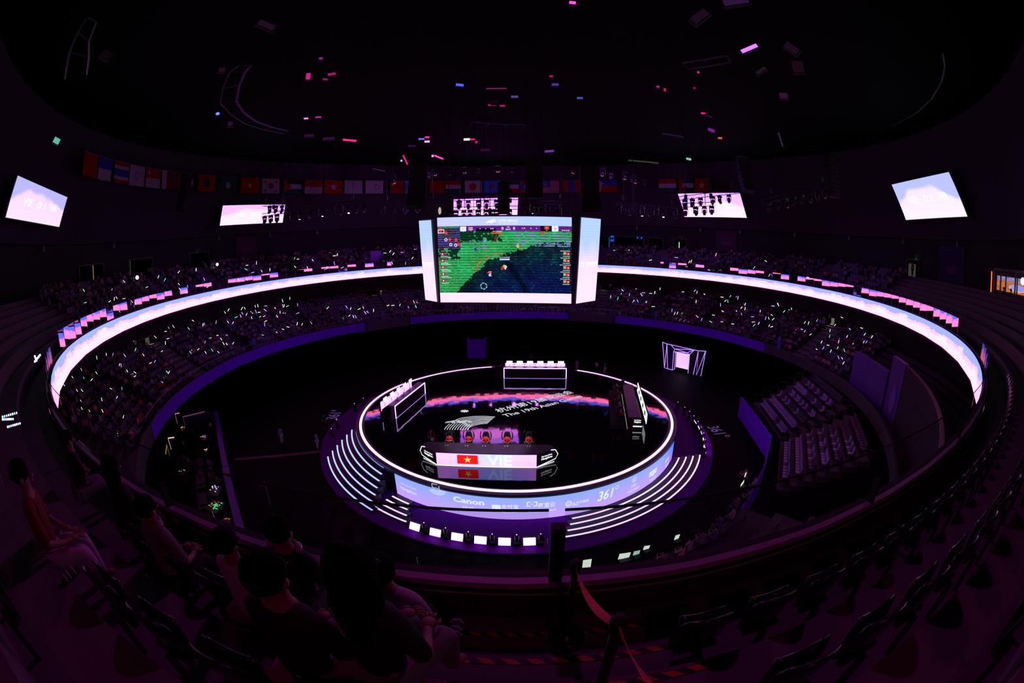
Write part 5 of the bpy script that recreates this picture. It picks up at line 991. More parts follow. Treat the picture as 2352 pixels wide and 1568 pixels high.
SPM = [spectator(s, M_BLK if i % 3 else mat('dim_jeans', (.05, .06, .1), .8), i, M_HAIR) for i, s in enumerate(SH)]
SHN = ['white', 'black', 'grey', 'dim purple', 'pink', 'dark', 'dark blue', 'dark red']
seats, people = [], []
CR_ = random.Random(21)
AISLE = [5.4, 67, 127.5, -172.8, 187.2, 36, 52, 97, 112, 150, 170, 20, 205]
def dens_low(a, k):         # share of seats taken, from the photograph
    if a < 62: return .62 if 6 < a else .6
    if a < 75: return .2
    if a < 118: return .25
    if a < 140: return .35 if k < 4 else .2
    if a < 152: return .35
    return .5
a0, a1 = -9.5, 221
for k in range(NR):
    r = LR0 + LDR * k + .25; z = LZ0 + LDZ * k; st_ = math.degrees(.56 / r); n = int((a1 - a0) / st_)
    for i in range(n):
        a = a0 + i * st_
        if any(abs(((a - q + 180) % 360) - 180) < (2.4 if q in (5.4, -172.8) else 1.5) for q in AISLE): continue
        (people if CR_.random() < dens_low(a, k) else seats).append((pol(r, a, z), a, 'lower'))
        if people and people[-1][1] == a and CR_.random() < .9: seats.append((pol(r, a, z), a, 'lower'))
for k in range(1, 7):
    r = (UR[k] + UR[k + 1]) / 2 + .1; z = UZ[k]; st_ = math.degrees(.58 / r)
    for i in range(int((218 - (-12)) / st_)):
        a = -12 + i * st_
        if any(abs(a - q) < 1.3 for q in (8, 22, 38, 52, 67, 82, 98, 113, 128, 143, 158, 173, 188)): continue
        u_ = CR_.random(); dn = .55 if (60 < a < 170) else .35 if a < 60 and a > 12 else .12 if a < 12 else .35
        if u_ < dn: people.append((pol(r, a, z), a, 'upper'))
        elif u_ < .75: seats.append((pol(r, a, z), a, 'upper'))
def dist(p): return (Vector(p[0]) - CAM).length
people.sort(key=dist); seats.sort(key=dist)
def zone(a, lv): 
    s = 'far left' if a > 165 else 'left' if a > 125 else 'centre' if a > 60 else 'right'
    return '%s stand, %s part' % (lv, s)
NPI, NSI = 235, 0
for i, (p, a, lv) in enumerate(people[:NPI]):
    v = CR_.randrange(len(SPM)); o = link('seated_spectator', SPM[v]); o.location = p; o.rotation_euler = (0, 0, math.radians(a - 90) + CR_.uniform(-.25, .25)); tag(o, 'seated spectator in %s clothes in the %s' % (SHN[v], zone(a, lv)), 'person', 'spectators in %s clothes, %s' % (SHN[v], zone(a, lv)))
for i, (p, a, lv) in enumerate(seats[:NSI]): seat_at(p, math.radians(a - 90), 'empty lilac seat in the %s' % zone(a, lv), 'empty seats, ' + zone(a, lv))
def merge(name, items, meshes, label, cat):
    V, F, MI, mats_ = [], [], [], []; off = 0; cach = []
    for me in meshes:
        v = np.array([x.co for x in me.vertices]); f = [tuple(p.vertices) for p in me.polygons]; mi = []
        for p in me.polygons:
            m = me.materials[p.material_index]
            if m not in mats_: mats_.append(m)
            mi.append(mats_.index(m))
        cach.append((v, f, mi))
    for p, a, k in items:
        v, f, mi = cach[k]; c, s = math.cos(a), math.sin(a); R = np.array([[c, s, 0], [-s, c, 0], [0, 0, 1]]); V.append(v @ R + np.array(p)); F += [tuple(i + off for i in q) for q in f]; MI += mi; off += len(v)
    me = bpy.data.meshes.new(name); me.from_pydata(np.concatenate(V).tolist(), [], F)
    for m in mats_: me.materials.append(m)
    me.polygons.foreach_set('material_index', MI); me.update(); o = bpy.data.objects.new(name, me); COL.objects.link(o); return tag(o, label, cat, kind='stuff')
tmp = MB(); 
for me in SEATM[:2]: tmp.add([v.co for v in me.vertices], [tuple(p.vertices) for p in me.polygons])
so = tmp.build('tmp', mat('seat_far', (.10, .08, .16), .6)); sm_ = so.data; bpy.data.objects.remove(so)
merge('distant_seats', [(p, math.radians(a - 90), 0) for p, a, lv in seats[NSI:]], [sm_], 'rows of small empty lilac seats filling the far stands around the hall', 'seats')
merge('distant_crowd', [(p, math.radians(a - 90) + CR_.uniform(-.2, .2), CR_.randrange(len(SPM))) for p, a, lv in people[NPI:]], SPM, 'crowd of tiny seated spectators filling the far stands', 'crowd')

# ================================================================ LIGHT STICKS held up in the stands (surveyed points: x, y, tilt)
ST = {('L', 480, 640, 4.9): "180 378 -60 220 350 50 80 490 70 215 487 -60 370 335 50 402 330 -60 375 388 -60 357 420 -70 423 400 60 305 432 15 270 495 45 481 380 -45 528 368 -70 565 377 0 550 303 -80 520 310 -80 637 305 0 632 352 -40 482 440 -80 572 430 30 622 422 20 638 477 20 627 515 80 740 327 -40 828 247 -75 910 220 85 998 293 85 833 305 -75 846 303 80 883 307 20 800 375 85 847 386 -10 997 388 15 768 423 -60 993 505 70 1048 512 60 1150 495 -55 755 598 -40 890 542 -20 600 632 -20 833 568 -20 93 637 0 12 667 10 137 677 -60 163 727 -60 200 735 -60 190 645 80 212 645 -60 272 725 40 35 803 -60 105 825 -50 1337 327 40 1548 317 -60 1595 335 70 1690 340 20 1737 325 -70 1785 373 -50 1757 380 -60 1852 355 85 1508 443 -50 1580 415 40 1625 425 -70 1650 425 -70 2015 300 20 2070 300 0 2148 295 70 2245 322 -70 2307 260 -70 2337 262 -50 2328 310 -70",
 ('L', 1400, 660, 5.88): "175 37 -40 357 33 85 457 70 0 555 80 0 610 70 85 160 93 88 270 95 88 430 97 -55 15 125 88 113 147 80 258 157 55 322 187 60 380 183 -65 493 200 70 590 257 5 683 17 80 843 310 85 880 350 70 918 345 70 973 362 75 993 60 0 1118 157 -75 1150 45 50 1182 65 80 1170 190 85 1285 93 -30 1245 433 75 1183 390 -35 1403 373 0 1367 462 -20 1518 462 0 1663 492 0 1500 235 -85 1530 322 -20 1520 130 0 1630 120 55 1712 135 75 1735 140 85 1565 180 45 1597 185 -80 1717 325 -65 1780 275 55 1785 365 -65 1832 225 70 1830 285 85 2035 320 85 1932 395 0 1943 465 10 2015 485 65 1953 510 50 2157 515 75 2190 530 20 2108 415 80 2150 415 -60 2210 428 45 2193 372 -25 2207 250 -5 2278 230 -65",
 ('L', 1600, 660, 4.356): "875 240 50 920 232 60 950 215 -80 815 170 -50 765 185 5 1083 350 60 1120 355 80 1055 418 -5 1205 330 60 985 432 60 1335 430 85 1330 490 85 1385 375 50 1250 545 70 1268 605 65 1315 577 5 1343 635 75 1412 603 70 1423 520 75 1422 540 80 1505 490 65 1478 628 -55 1455 708 -45 1470 755 60 1420 700 -60 1683 467 60 1755 493 60 1672 545 70 1700 545 60 1560 570 60 1650 405 -10 1535 418 -30 1453 300 -20 1205 620 -20 1080 440 60 1140 470 40",
 ('L', 0, 700, 4.356): "968 527 85 1063 495 85 1130 495 50 1248 505 -60 1435 500 -60 1355 445 50 1345 362 -5 1195 600 60 1213 605 80 1273 660 -70 1350 675 -45 1350 713 20 1320 690 0 815 650 -75 965 680 -60 840 735 -75 725 722 -60 917 748 30 638 797 -55 770 855 -65 820 855 -60 1110 838 -35 1220 835 85 812 965 -70 818 1035 -75 770 1058 -40 893 1058 -60 1018 945 85 1025 1060 -75 1170 925 40 1235 1118 50 1178 1297 85 1690 232 -60 1735 215 -60 1760 285 -65 1888 237 -55 1930 157 -40 2030 200 80 2045 195 -80 1680 337 5 1655 380 85 1620 463 25 1550 565 40 1505 582 10 1915 447 -60 1905 475 -60 1985 443 30 2057 475 -60 2050 375 60 1650 722 25 1690 675 50 1672 670 -60 1620 770 -35 1553 320 -50 1658 265 0",
 ('U', 480, 360, 4.356): "855 1020 65 890 1023 0 1040 1037 -55 1255 1065 -80 1283 978 80 1255 990 0 862 1100 -50 335 1060 85 475 1060 85 380 1085 0 370 1125 -30 527 1143 -60 610 1128 85 438 1157 10 297 1227 -50 380 1225 -65 1180 1108 80 1165 1125 20 1335 1107 20 985 1108 -70 1760 963 -5 1813 945 50 1845 970 50 1935 955 0 2037 1012 50 1833 1062 -70 1967 1065 80 2065 925 0",
 ('U', 0, 360, 4.356): "1243 1247 -50 1585 1200 60 1650 1228 55 1790 1273 -50 1788 1152 40 1118 1335 60 1098 1445 20 1143 1420 75 1167 1410 -60 838 1335 -60 1320 1448 -50 1355 1465 -70 855 1458 0 1470 1303 15 1962 1128 85 2043 1223 -70 2078 1302 25 1800 1325 -50 1868 1355 -35 1878 1297 -75 1240 1418 0 1197 1547 -60",
 ('U', 1400, 360, 4.356): "45 935 0 190 935 20 410 1033 15 668 1007 0 798 1050 60 818 1045 70 770 1098 0 880 1088 -60 1065 978 75 995 1132 -10 1447 1108 55 1563 1043 -20 1600 1182 60 1627 1188 -60 1985 1205 0"}
E_ST = [emat('stick_%d' % i, c, False) for i, c in enumerate([(3, 3, 3.6), (1.2, .9, 3.5), (2.4, 3, 2.0), (.4, 2.5, 1.2), (3, 1.2, 2.8)])]; M_GRIP = mat('stick_grip', (.05, .05, .06), .5)
def on_tier(px, py, lv):
    d = ray(px, py); t = 20.0
    while t < 120:
        p = CAM + d * t; r = math.hypot(p.x, p.y)
        zs = (LZ0 + (r - LR0) * .495 + 1.05) if lv == 'L' else (UZ[1] + (r - 38.4) * .5 + 1.1)
        if r > (35.3 if lv == 'L' else 38.2) and (p.y > -30) and p.z < zs: return p
        t += .15
    return oncyl(px, py, 37.5)
stm = {}
for i in range(len(E_ST)):
    a = MB().tube([(0, 0, -.5), (0, 0, .5)], .05, 6).build('light_tube', E_ST[i], None); stm[i] = a.data; bpy.data.objects.remove(a)
a = MB().tube([(0, 0, -.72), (0, 0, -.5)], .04, 6).build('grip', M_GRIP, None); gripm = a.data; bpy.data.objects.remove(a); nst = 0
for (lv, ox, oy, k), s in ST.items():
    q = [int(x) for x in s.split()]
    for j in range(0, len(q), 3):
        px, py, an = ox + q[j] / k, oy + q[j + 1] / k, math.radians(q[j + 2]); p = on_tier(px, py, lv); D = (p - CAM).length; d = ray(px, py); e1 = d.cross(Vector((0, 0, 1))).normalized(); e2 = e1.cross(d).normalized()
        v = e1 * math.cos(an) + e2 * math.sin(an); L = (5.6 + (nst * 7 % 5) * .5) * D / 980; a_ = az(p); z_ = zone(a_ if a_ > -60 else a_ + 360, 'lower' if lv == 'L' else 'upper')
        t = thing('light_stick', 'small glowing light stick held up in the ' + z_, 'light stick', tuple(p), 0, 'light sticks, ' + z_); t.rotation_mode = 'QUATERNION'; t.rotation_quaternion = v.to_track_quat('Z', 'Y'); t.scale = (L, L, L)
        link('light_tube', stm[[0, 0, 1, 0, 2, 0, 1, 4, 0, 3][nst % 10] if (px > 250 or nst % 2) else 2], t); link('grip', gripm, t); nst += 1
for (x0, y0, x1, y1, ds) in ((6, 957, 38, 948, 5.0), (6, 963, 30, 962, 5.0), (18, 980, 46, 972, 5.2), (44, 806, 47, 814, 30), (80, 830, 92, 815, 9), (80, 818, 84, 828, 9)):
    a = CAM + ray(x0, y0) * ds; b = CAM + ray(x1, y1) * ds; t = thing('light_stick', 'beaded rainbow light stick at the left edge, %s' % {948: 'topmost of three', 962: 'middle of three', 972: 'lowest of three', 814: 'small one in the dark seats', 815: 'slanting one at the ribbon end', 828: 'upright one at the ribbon end'}[y1], 'light stick', tuple((a + b) / 2)); o = t.location.copy()
    MB(o).tube([a, b], .006 * ds / 5, 6).build('tube', mat('clear_tube', (.1, .1, .12), .2), t); n = 8
    for i in range(n): c = a.lerp(b, i / (n - 1)); MB(o).ell(c, (.012 * ds / 5,) * 3, 6).build('bead', E_ST[[0, 3, 1, 4, 2][i % 5]], t)
# ================================================================ FOREGROUND: camera's own stand
M_SHELL = mat('seat_shell_gloss', (.016, .016, .03), .22)
def near_seat_meshes():
    n = 7; out = []
    V = []; F = []      # curved shell backrest, rounded corners, thin
    for e in (0, .025):
        for j in range(6):
            for i in range(n):
                x = -1 + 2 * i / (n - 1); t = j / 5; wd = .235 * (1 - .35 * max(0, t - .7) ** 2 * 8) * (1 - .12 * (1 - t)); V.append((x * wd, .05 + .09 * t + e - .06 * x * x, .40 + .44 * t - (.05 * x * x if j == 5 else 0)))
    m = 6 * n
    for j in range(5):
        for i in range(n - 1): a = j * n + i; F.append((a, a + 1, a + n + 1, a + n)); F.append((m + a, m + a + n, m + a + n + 1, m + a + 1))
    ed = [i for i in range(n)] + [j * n + n - 1 for j in range(1, 6)] + [5 * n + i for i in range(n - 2, -1, -1)] + [j * n for j in range(4, 0, -1)]
    for a, b in zip(ed, ed[1:] + ed[:1]): F.append((a, a + m, b + m, b))
    o = MB().add(V, F).build('backrest', M_SHELL, None, smooth=True); out.append(o)
    V = []; F = []
    for e in (0, .03):
        for j in range(5):
            for i in range(n):
                x = -1 + 2 * i / (n - 1); t = j / 4; V.append((x * (.22 - .03 * t), .02 - .10 * t * .3 - e * .8, .38 + .34 * t + .02 * x * x))
    m = 5 * n
    for j in range(4):
        for i in range(n - 1): a = j * n + i; F.append((a, a + 1, a + n + 1, a + n)); F.append((m + a, m + a + n, m + a + n + 1, m + a + 1))
    ed = [i for i in range(n)] + [j * n + n - 1 for j in range(1, 5)] + [4 * n + i for i in range(n - 2, -1, -1)] + [j * n for j in range(3, 0, -1)]
    for a, b in zip(ed, ed[1:] + ed[:1]): F.append((a, a + m, b + m, b))
    out.append(MB().add(V, F).build('seat', M_SHELL, None, smooth=True)); out.append(MB().box((0, .12, .2), (.06, .05, .4)).box((0, .06, .38), (.36, .06, .04)).build('bracket', M_BRK, None)); out.append(MB().box((0, -.005, .62), (.14, .012, .05)).build('number_plate', mat('plate_pale', (.25, .22, .28), .4), None))
    r = [(o.name.split('.')[0], o.data) for o in out]
    for o in out: bpy.data.objects.remove(o)
    return r
NS = near_seat_meshes(); SEATW = ['first', 'second', 'third', 'fourth', 'fifth', 'sixth', 'seventh', 'eighth', 'ninth', 'tenth']
def nseat_at(r, a, z, label, group):
    t = thing('stadium_seat', label, 'seat', pol(r, a, z), math.radians(a - 90), group)
    for nm, me in NS: link(nm, me, t)
for r, z, a0, n, row in ((38.05, UZ[0], -88.0, 26, 'front'), (39.0, UZ[1], -87.9, 24, 'second'), (39.9, UZ[2], -86.5, 10, 'third')):
    for i in range(n): nseat_at(r, a0 + i * .92, z, '%sdark folded seat of the %s row right of the aisle' % ((SEATW[i] + ' ') if i < 10 else '', row) + (', further right' if i >= 10 else ''), 'dark folded seats, %s row right' % row)
for r, z, a0, n, row in ((38.05, UZ[0], -91.9, 5, 'front'), (39.0, UZ[1], -91.2, 4, 'second'), (39.9, UZ[2], -94, 3, 'third')):
    for i in range(n): nseat_at(r, a0 - i * .92, z, '%s dark seat left of the aisle in the %s row' % (SEATW[i], row), None)
# aisle half step, hazard tapes, conduit
MB((0, -38, 15)).strip([(37.94, 14.74), (37.94, 15.05), (38.4, 15.05)], -91.1, -87.9, 6).build('aisle_step', M_UP).location = (0, -38, 15); tag(bpy.data.objects['aisle_step'], None, None, None, 'structure')
M_HZO = mat('tape_orange', (.55, .13, .015), .5); M_HZK = mat('tape_black', (.008, .008, .008), .5)
for r, z, a0, a1, lab in ((37.45, 14.745, -90.9, -88.3, 'on the walkway floor'), (37.97, 15.055, -91.0, -88.0, 'on the edge of the aisle half step'), (38.43, 15.365, -91.0, -88.1, 'on the edge of the second row step')):
    t = MB(pol(r, -89.5, z)); n = 22
    for i in range(n): A0 = a0 + (a1 - a0) * i / n; A1 = a0 + (a1 - a0) * (i + 1) / n; sh = .09; t.add([pol(r, A0, z + .002), pol(r, A1, z + .002), pol(r + .055, A1 + sh, z + .002), pol(r + .055, A0 + sh, z + .002)] + [pol(r, A0, z), pol(r, A1, z), pol(r + .055, A1 + sh, z), pol(r + .055, A0 + sh, z)], [(0, 1, 2, 3), (7, 6, 5, 4), (0, 4, 5, 1), (2, 6, 7, 3)], i % 2)
    o = t.build('hazard_tape', [M_HZO, M_HZK]); o.location = pol(r, -89.5, z); tag(o, 'black and orange hazard tape ' + lab, 'tape')
t = thing('cable_pipe', 'black pipe with clamps along the foot of the parapet', 'pipe', (0, -37.2, 14.78)); MB(t.location).tube([pol(37.235, a, 14.77) for a in np.arange(-125, -54, 1.5)], .016, 5).build('pipe', M_BLACK, t)
for a in (-94.2, -90.1, -88.6, -87.6, -86.1, -84, -81.5, -79, -76): MB(t.location).box(pol(37.25, a, 14.77), (.05, .05, .05), rz=math.radians(a)).build('clamp', M_BLACK, t)
# belt stanchions
M_ST = mat('stanchion_black', (.012, .012, .012), .3); M_BELT = mat('red_belt', (.75, .03, .05), .7)
tops = []
for (bx_, by_, bz, tx_, ty_, hz, lab) in ((.42, -37.52, 14.74, 1305, 1305, .98, 'black belt post at the glass gap, farther one'), (.45, -38.62, 15.36, 1362, 1385, .98, 'black belt post on the aisle step, nearer one')):
    t = thing('belt_stanchion', lab, 'stanchion', (bx_, by_, bz)); tp = Vector((bx_, by_, bz + hz)); tops.append(tp)
    MB().lathe([(.001, 0), (.16, 0), (.16, .02), (.13, .045), (.03, .06), (.03, .07)], 20).build('base', M_ST, t, smooth=True); MB().tube([(0, 0, .05), (0, 0, hz - .1)], .03, 12).build('pole', M_ST, t, smooth=True); MB().lathe([(.03, hz - .12), (.042, hz - .11), (.042, hz - .02), (.03, hz), (.001, hz)], 14).build('cassette', M_BLACK, t, smooth=True)
def belt(a, b, lab, tw, sag=.1):
    a, b = Vector(a), Vector(b); m = MB(a); n = 14; L = []
    for i in range(n + 1):
        t = i / n; p = a.lerp(b, t) - Vector((0, 0, sag * 4 * t * (1 - t))); d = (b - a).normalized(); s = d.cross(Vector((0, 0, 1))).normalized(); an = tw * t; w_ = Vector((0, 0, 1)) * math.cos(an) * .025 + s * math.sin(an) * .025; L += [p - w_, p + w_, p + w_ + s * .002, p - w_ + s * .002]
    m.add(L, [(i * 4 + k, i * 4 + 4 + k, i * 4 + 4 + (k + 1) % 4, i * 4 + (k + 1) % 4) for i in range(n) for k in range(4)]); o = m.build('retractable_belt', M_BELT); o.location = a; tag(o, lab, 'belt')
belt(tops[0] - Vector((0, 0, .06)), tops[1] - Vector((0, 0, .06)), 'twisted red belt between the two black belt posts', 3.0); e = CAM + ray(1560, 1640) * 1.15; belt(tops[1] - Vector((0, 0, .06)), e, 'red belt running from the nearer belt post towards the camera', 1.2, .05)
# hands with five fingers
def hand_mesh():
    m = MB().ell((0, -.045, 0), (.042, .05, .016), 10)
    for i, (x, L) in enumerate(((-.03, .065), (-.010, .078), (.011, .072), (.03, .055))): m.tube([(x, -.085, 0), (x * 1.1, -.085 - L * .5, -.004), (x * 1.12, -.085 - L * .85, -.02), (x * 1.1, -.085 - L, -.04)], [.0095, .0085, .008, .006], 6)
    m.tube([(-.036, -.03, 0), (-.06, -.06, -.01), (-.062, -.09, -.02)], [.012, .01, .007], 6); o = m.build('hand', M_SKIND, None, smooth=True); me = o.data; bpy.data.objects.remove(o); return me
HAND = hand_mesh()
def add_hands(t, arm='fwd', kind='sit'):
    J, _ = pose(kind, 1, arm)
    for n in 'LR':
        h = J['ha' + n]; o = link('hand', HAND, t, h[:3]); w_ = J['wr' + n]; d = Vector(h[:3]) - Vector(w_[:3]); o.rotation_euler = d.to_track_quat('-Y', 'Z').to_euler(); o.scale = (1 if n == 'L' else -1, 1, 1)
M_LIL = mat('lilac_tee', (.45, .30, .5), .85); M_DRED = mat('dark_red_top', (.14, .012, .008), .85)
for px, py, z0, arm, sh, lg, lab, lh, dz in ((510, 1250, UZ[0], 'lap', M_LIL, M_GREY, 'woman with black bob and white sleeveless top, seated in the front row holding a phone', False, -10), (635, 1225, UZ[0], 'lap', M_BLK, M_GREY, 'person in black shirt with headphones round the neck, front row', False, 5), (800, 1320, UZ[1], 'lap', M_BLK, M_GREY, 'person with long black hair and grey trousers, seated beside the aisle', True, -22),
      (868, 1318, UZ[0], 'lap', M_LIL, M_BLK, 'person in pale lilac shirt leaning forward in the front row by the aisle', False, 0), (600, 1330, UZ[1], 'lap', M_BLK, mat('plum_shorts', (.22, .05, .2), .85), 'person in black with plum shorts in the second row', False, -5), (330, 1170, UZ[0], 'lap', M_GREY, M_BLK, 'person with grey top and pale headphones, front row left', False, 0), (40, 1090, UZ[1], 'lap', M_DRED, M_LIL, 'person in dark red top and pale trousers at the left edge', False, -25), (250, 1075, UZ[0], 'lap', M_BLK, M_BLK, 'dark seated person further left in the front row', True, 0), (150, 1010, UZ[0], 'fold', M_BLK, M_GREY, 'dark seated person far left near the balcony edge', False, 0)):
    p = onz(px, py, z0 + 1.26); a = az(p); t = figure('sit', arm, sh, lg, 'person', lab, (p.x, p.y, z0), math.radians(a - 90 + dz), skin=M_SKIND, sub=2, long_hair=lh); add_hands(t, arm)
    if 'headphones' in lab:
        m = MB((0, 0, 0)).tube([(.13 * math.cos(q), -.02 + .10 * math.sin(q), 1.13) for q in [math.radians(v) for v in range(200, 345, 12)]], .012, 6).ell((-.13, -.04, 1.12), (.025, .05, .05), 8).ell((.13, -.04, 1.12), (.025, .05, .05), 8); o = m.build('headphones', mat('headphone_pink', (.4, .2, .35), .35), smooth=True); o.location = (p.x, p.y, z0); o.rotation_euler = t.rotation_euler; tag(o, 'pale pink headphones worn round the neck, %s' % ('beside the black bob' if px == 635 else 'front row left'), 'headphones')
    if 'phone' in lab and px == 510:
        q = CAM + ray(527, 1222) * 2.75; o = MB(q).box(q, (.075, .012, .15), M=Matrix.Rotation(.5, 3, 'X') @ Matrix.Rotation(.5, 3, 'Y')).build('smartphone', mat('phone_case', (.05, .05, .2), .2), bevel=.004); o.location = q; tag(o, 'smartphone held up by the woman with black bob', 'phone')
        q = Vector((p.x + .1, p.y - .5, z0))
for px, py, lab in ((1048, 1445, 'by the aisle, under the long-haired person'), (165, 1325, 'below the pale trousers at the left edge')):
    q = onz(px, py, UZ[1] if px > 500 else UZ[2]); t = thing('sandal', 'pale strapped sandal ' + lab, 'shoe', tuple(q)); MB().prism([(-.04, -.12), (.04, -.12), (.05, 0), (.035, .12), (-.035, .12), (-.045, 0)], 0, .025).build('sole', M_BLK, t, bevel=.005)
    for k in (-.07, -.02, .05): MB().tube([(-.045, k, .02), (-.025, k, .06), (.025, k, .06), (.045, k, .02)], .007, 5).build('strap', M_LIL, t)

# ================================================================ PRESS DESKS on the platform below the camera's balcony
struct(MB().strip([(24.6, 0), (24.6, 2.2), (27.0, 2.2), (27.0, 2.75), (29.4, 2.75), (29.4, 3.4), (34.6, 3.4)], -100, -53, 30, caps=True).build('press_platform', M_RS))
M_SCRW = emat('laptop_glow', (.75, .82, .72)); M_SCRC = emat('laptop_cyan', (.35, .55, .52))
PRS = random.Random(9)
for r, z in ((25.2, 2.2), (27.6, 2.75)):
    t = thing('press_table', 'long curved black press table, %s row below the balcony' % ('front' if r < 26 else 'rear'), 'table', pol(r, -75, z)); o = t.location; MB(o).strip([(r - .3, z + .70), (r + .3, z + .70), (r + .3, z + .74), (r - .3, z + .74)], -96, -56, 30, close=True, caps=True).build('tabletop', mat('table_black', (.02, .015, .03), .4), t); MB(o).strip([(r - .3, z), (r - .3, z + .70)], -96, -56, 30).build('modesty_panel', M_BLACK, t)
    for i in range(9): MB(o).box(pol(r + .2, -95 + i * 4.8, z + .35), (.05, .05, .7)).build('leg', M_BLACK, t)
for i, (px, py, w_, h_, lit, ro) in enumerate(((1348, 1294, .42, .56, 1, 0), (1434, 1276, .62, .36, 1, .12), (1462, 1269, .36, .26, 2, .1), (1485, 1257, .36, .24, 1, .2), (1555, 1233, .32, .30, 1, .1), (1705, 1110, .5, .26, 1, -.3), (1712, 1090, .3, .32, 1, .3), (1640, 1190, .4, .26, 0, 0), (1600, 1210, .4, .26, 0, 0), (1680, 1150, .4, .26, 0, .2))):
    p = onz(px, py, 3.75); r = math.hypot(p.x, p.y); a = az(p)
    t = thing('laptop', '%s laptop on the press desks, %s' % ('lit' if lit else 'dim', ['tallest and nearest to the belt post', 'widest slanted white one', 'bluish one with a small picture', 'small one beside the bluish one', 'yellowish one further right', 'bright one in the far bend', 'tilted one in the far bend', 'right of the yellowish one', 'next to the lilac shirts', 'under the far bend'][i]), 'laptop', tuple(p), math.radians(a + 90))
    M_ = Matrix.Rotation(ro, 3, 'Y'); MB().box((0, .01, 0), (w_ + .03, .02, h_ + .03), M=M_).build('lid', M_BLACK, t); MB().box((0, -.005, 0), (w_, .01, h_), M=M_).build('screen', [mat('screen_off', (.02, .02, .05), .3), M_SCRW, M_SCRC][lit], t); MB().box((0, -.14, -h_ / 2), (w_, .28, .02)).build('keyboard', M_BLACK, t)
for i, (px, py) in enumerate(((1500, 1280), (1478, 1285), (1530, 1262), (1572, 1248), (1590, 1232), (1620, 1215), (1660, 1180), (1690, 1160), (1700, 1135), (1725, 1120), (1718, 1070), (1740, 1090), (1420, 1300), (1650, 1205))):
    p = onz(px, py, 3.9); a = az(p); v = i % len(SPM); o = link('seated_spectator', SPM[[0, 3, 2, 4, 0, 3, 6][i % 7]]); r = math.hypot(p.x, p.y); o.location = (p.x, p.y, 2.76 if r > 27 else 2.45); o.rotation_euler = (0, 0, math.radians(a - 90)); tag(o, 'press worker sitting with back to the camera at the press desks', 'person', 'press workers at the desks')

# ================================================================ CONTROL PIT at left
A, B = onz(500, 944, 1.1), onz(566, 1230, 1.1); d = (B - A); L = d.length; d.normalize(); nI = Vector((d.y, -d.x, 0));  nI = nI if nI.x < 0 else -nI
t = thing('pit_barrier', 'long violet fabric barrier of the control pit left of the stage', 'barrier', (A.x, A.y, 0)); o = t.location
def slab(m, P, Q, n_, th, z0, z1, k=0): m.add([(v.x, v.y, z) for z in (z0, z1) for v in (P, Q, Q + n_ * th, P + n_ * th)], [(3, 2, 1, 0), (4, 5, 6, 7), (0, 1, 5, 4), (1, 2, 6, 5), (2, 3, 7, 6), (3, 0, 4, 7)], k); return m
M_BR = mat('barrier_violet', (.14, .04, .42), .55)
M1 = A + d * (L * .58)
slab(MB(o), A, M1, nI, .55, .02, 1.1).build('far_panel', M_BR, t); slab(MB(o), M1 + d * .15, B, nI, .62, .02, 1.1).build('near_panel', M_BR, t)
C_ = onz(418, 951, 1.1); nn = (C_ - A).normalized(); slab(MB(o), A, C_, d, .1, .02, 1.15).build('end_panel', mat('panel_dimviolet', (.06, .03, .14), .5), t)
M_EQ = mat('equipment_black', (.015, .015, .018), .5)
for i in range(7):
    c = A + d * (L * (.10 + .13 * i)) + nI * 3.0; rz = math.atan2(d.y, d.x)
    t = thing('control_desk', 'black control desk in the pit, %s from the far end' % SEATW[i], 'desk', (c.x, c.y, 0), rz); MB().box((0, 0, .74), (2.6, .9, .05)).build('top', M_EQ, t)
    for sx in (-1.2, 1.2):
        for sy in (-.35, .35): MB().box((sx, sy, .36), (.05, .05, .72)).build('leg', M_EQ, t)
    MB().box((.2, .05, .82), (1.2, .6, .12)).build('console', M_EQ, t)
rp = random.Random(3)
GL = [(493, 1123, [(1, 1, 1), (.4, .4, 1), (1, 1, .9)], 14, .9), (495, 1160, [(.05, 1, .2), (.05, 1, .2), (1, .05, .03), (.02, .9, .3)], 26, 1.0), (470, 1003, [(.8, .1, .1), (.1, .1, 1), (.9, .5, .1)], 12, .7), (473, 1033, [(1, .9, .7)], 3, .3), (420, 983, [(.8, .45, .25)], 6, .6), (418, 1082, [(.25, .3, .2)], 6, .5), (520, 1195, [(.8, .05, .03), (.2, .12, .05)], 6, .5), (494, 1170, [(.05, .8, .3)], 6, .4)]
for i, (px, py, cs, n, sp) in enumerate(GL):
    p = onz(px, py, 1.15); t = thing('mixing_console', 'lighting console with %s indicator lights in the control pit' % ('many white', 'many green and red', 'mixed small', 'two warm', 'amber', 'faint', 'few red', 'few green')[i], 'console', tuple(p)); MB().box((0, 0, -.14), (sp * 1.2 + .2, sp + .2, .2), M=Matrix.Rotation(.25, 3, 'X')).build('desk_body', M_EQ, t)
    for k in range(n): c = cs[k % len(cs)]; MB().box((rp.uniform(-.5, .5) * sp, rp.uniform(-.5, .5) * sp * .9, .02 + rp.random() * .1), (.10, .08, .03)).build('indicator', emat('led_%d_%d_%d' % tuple(int(q * 20) for q in c), c, False), t)
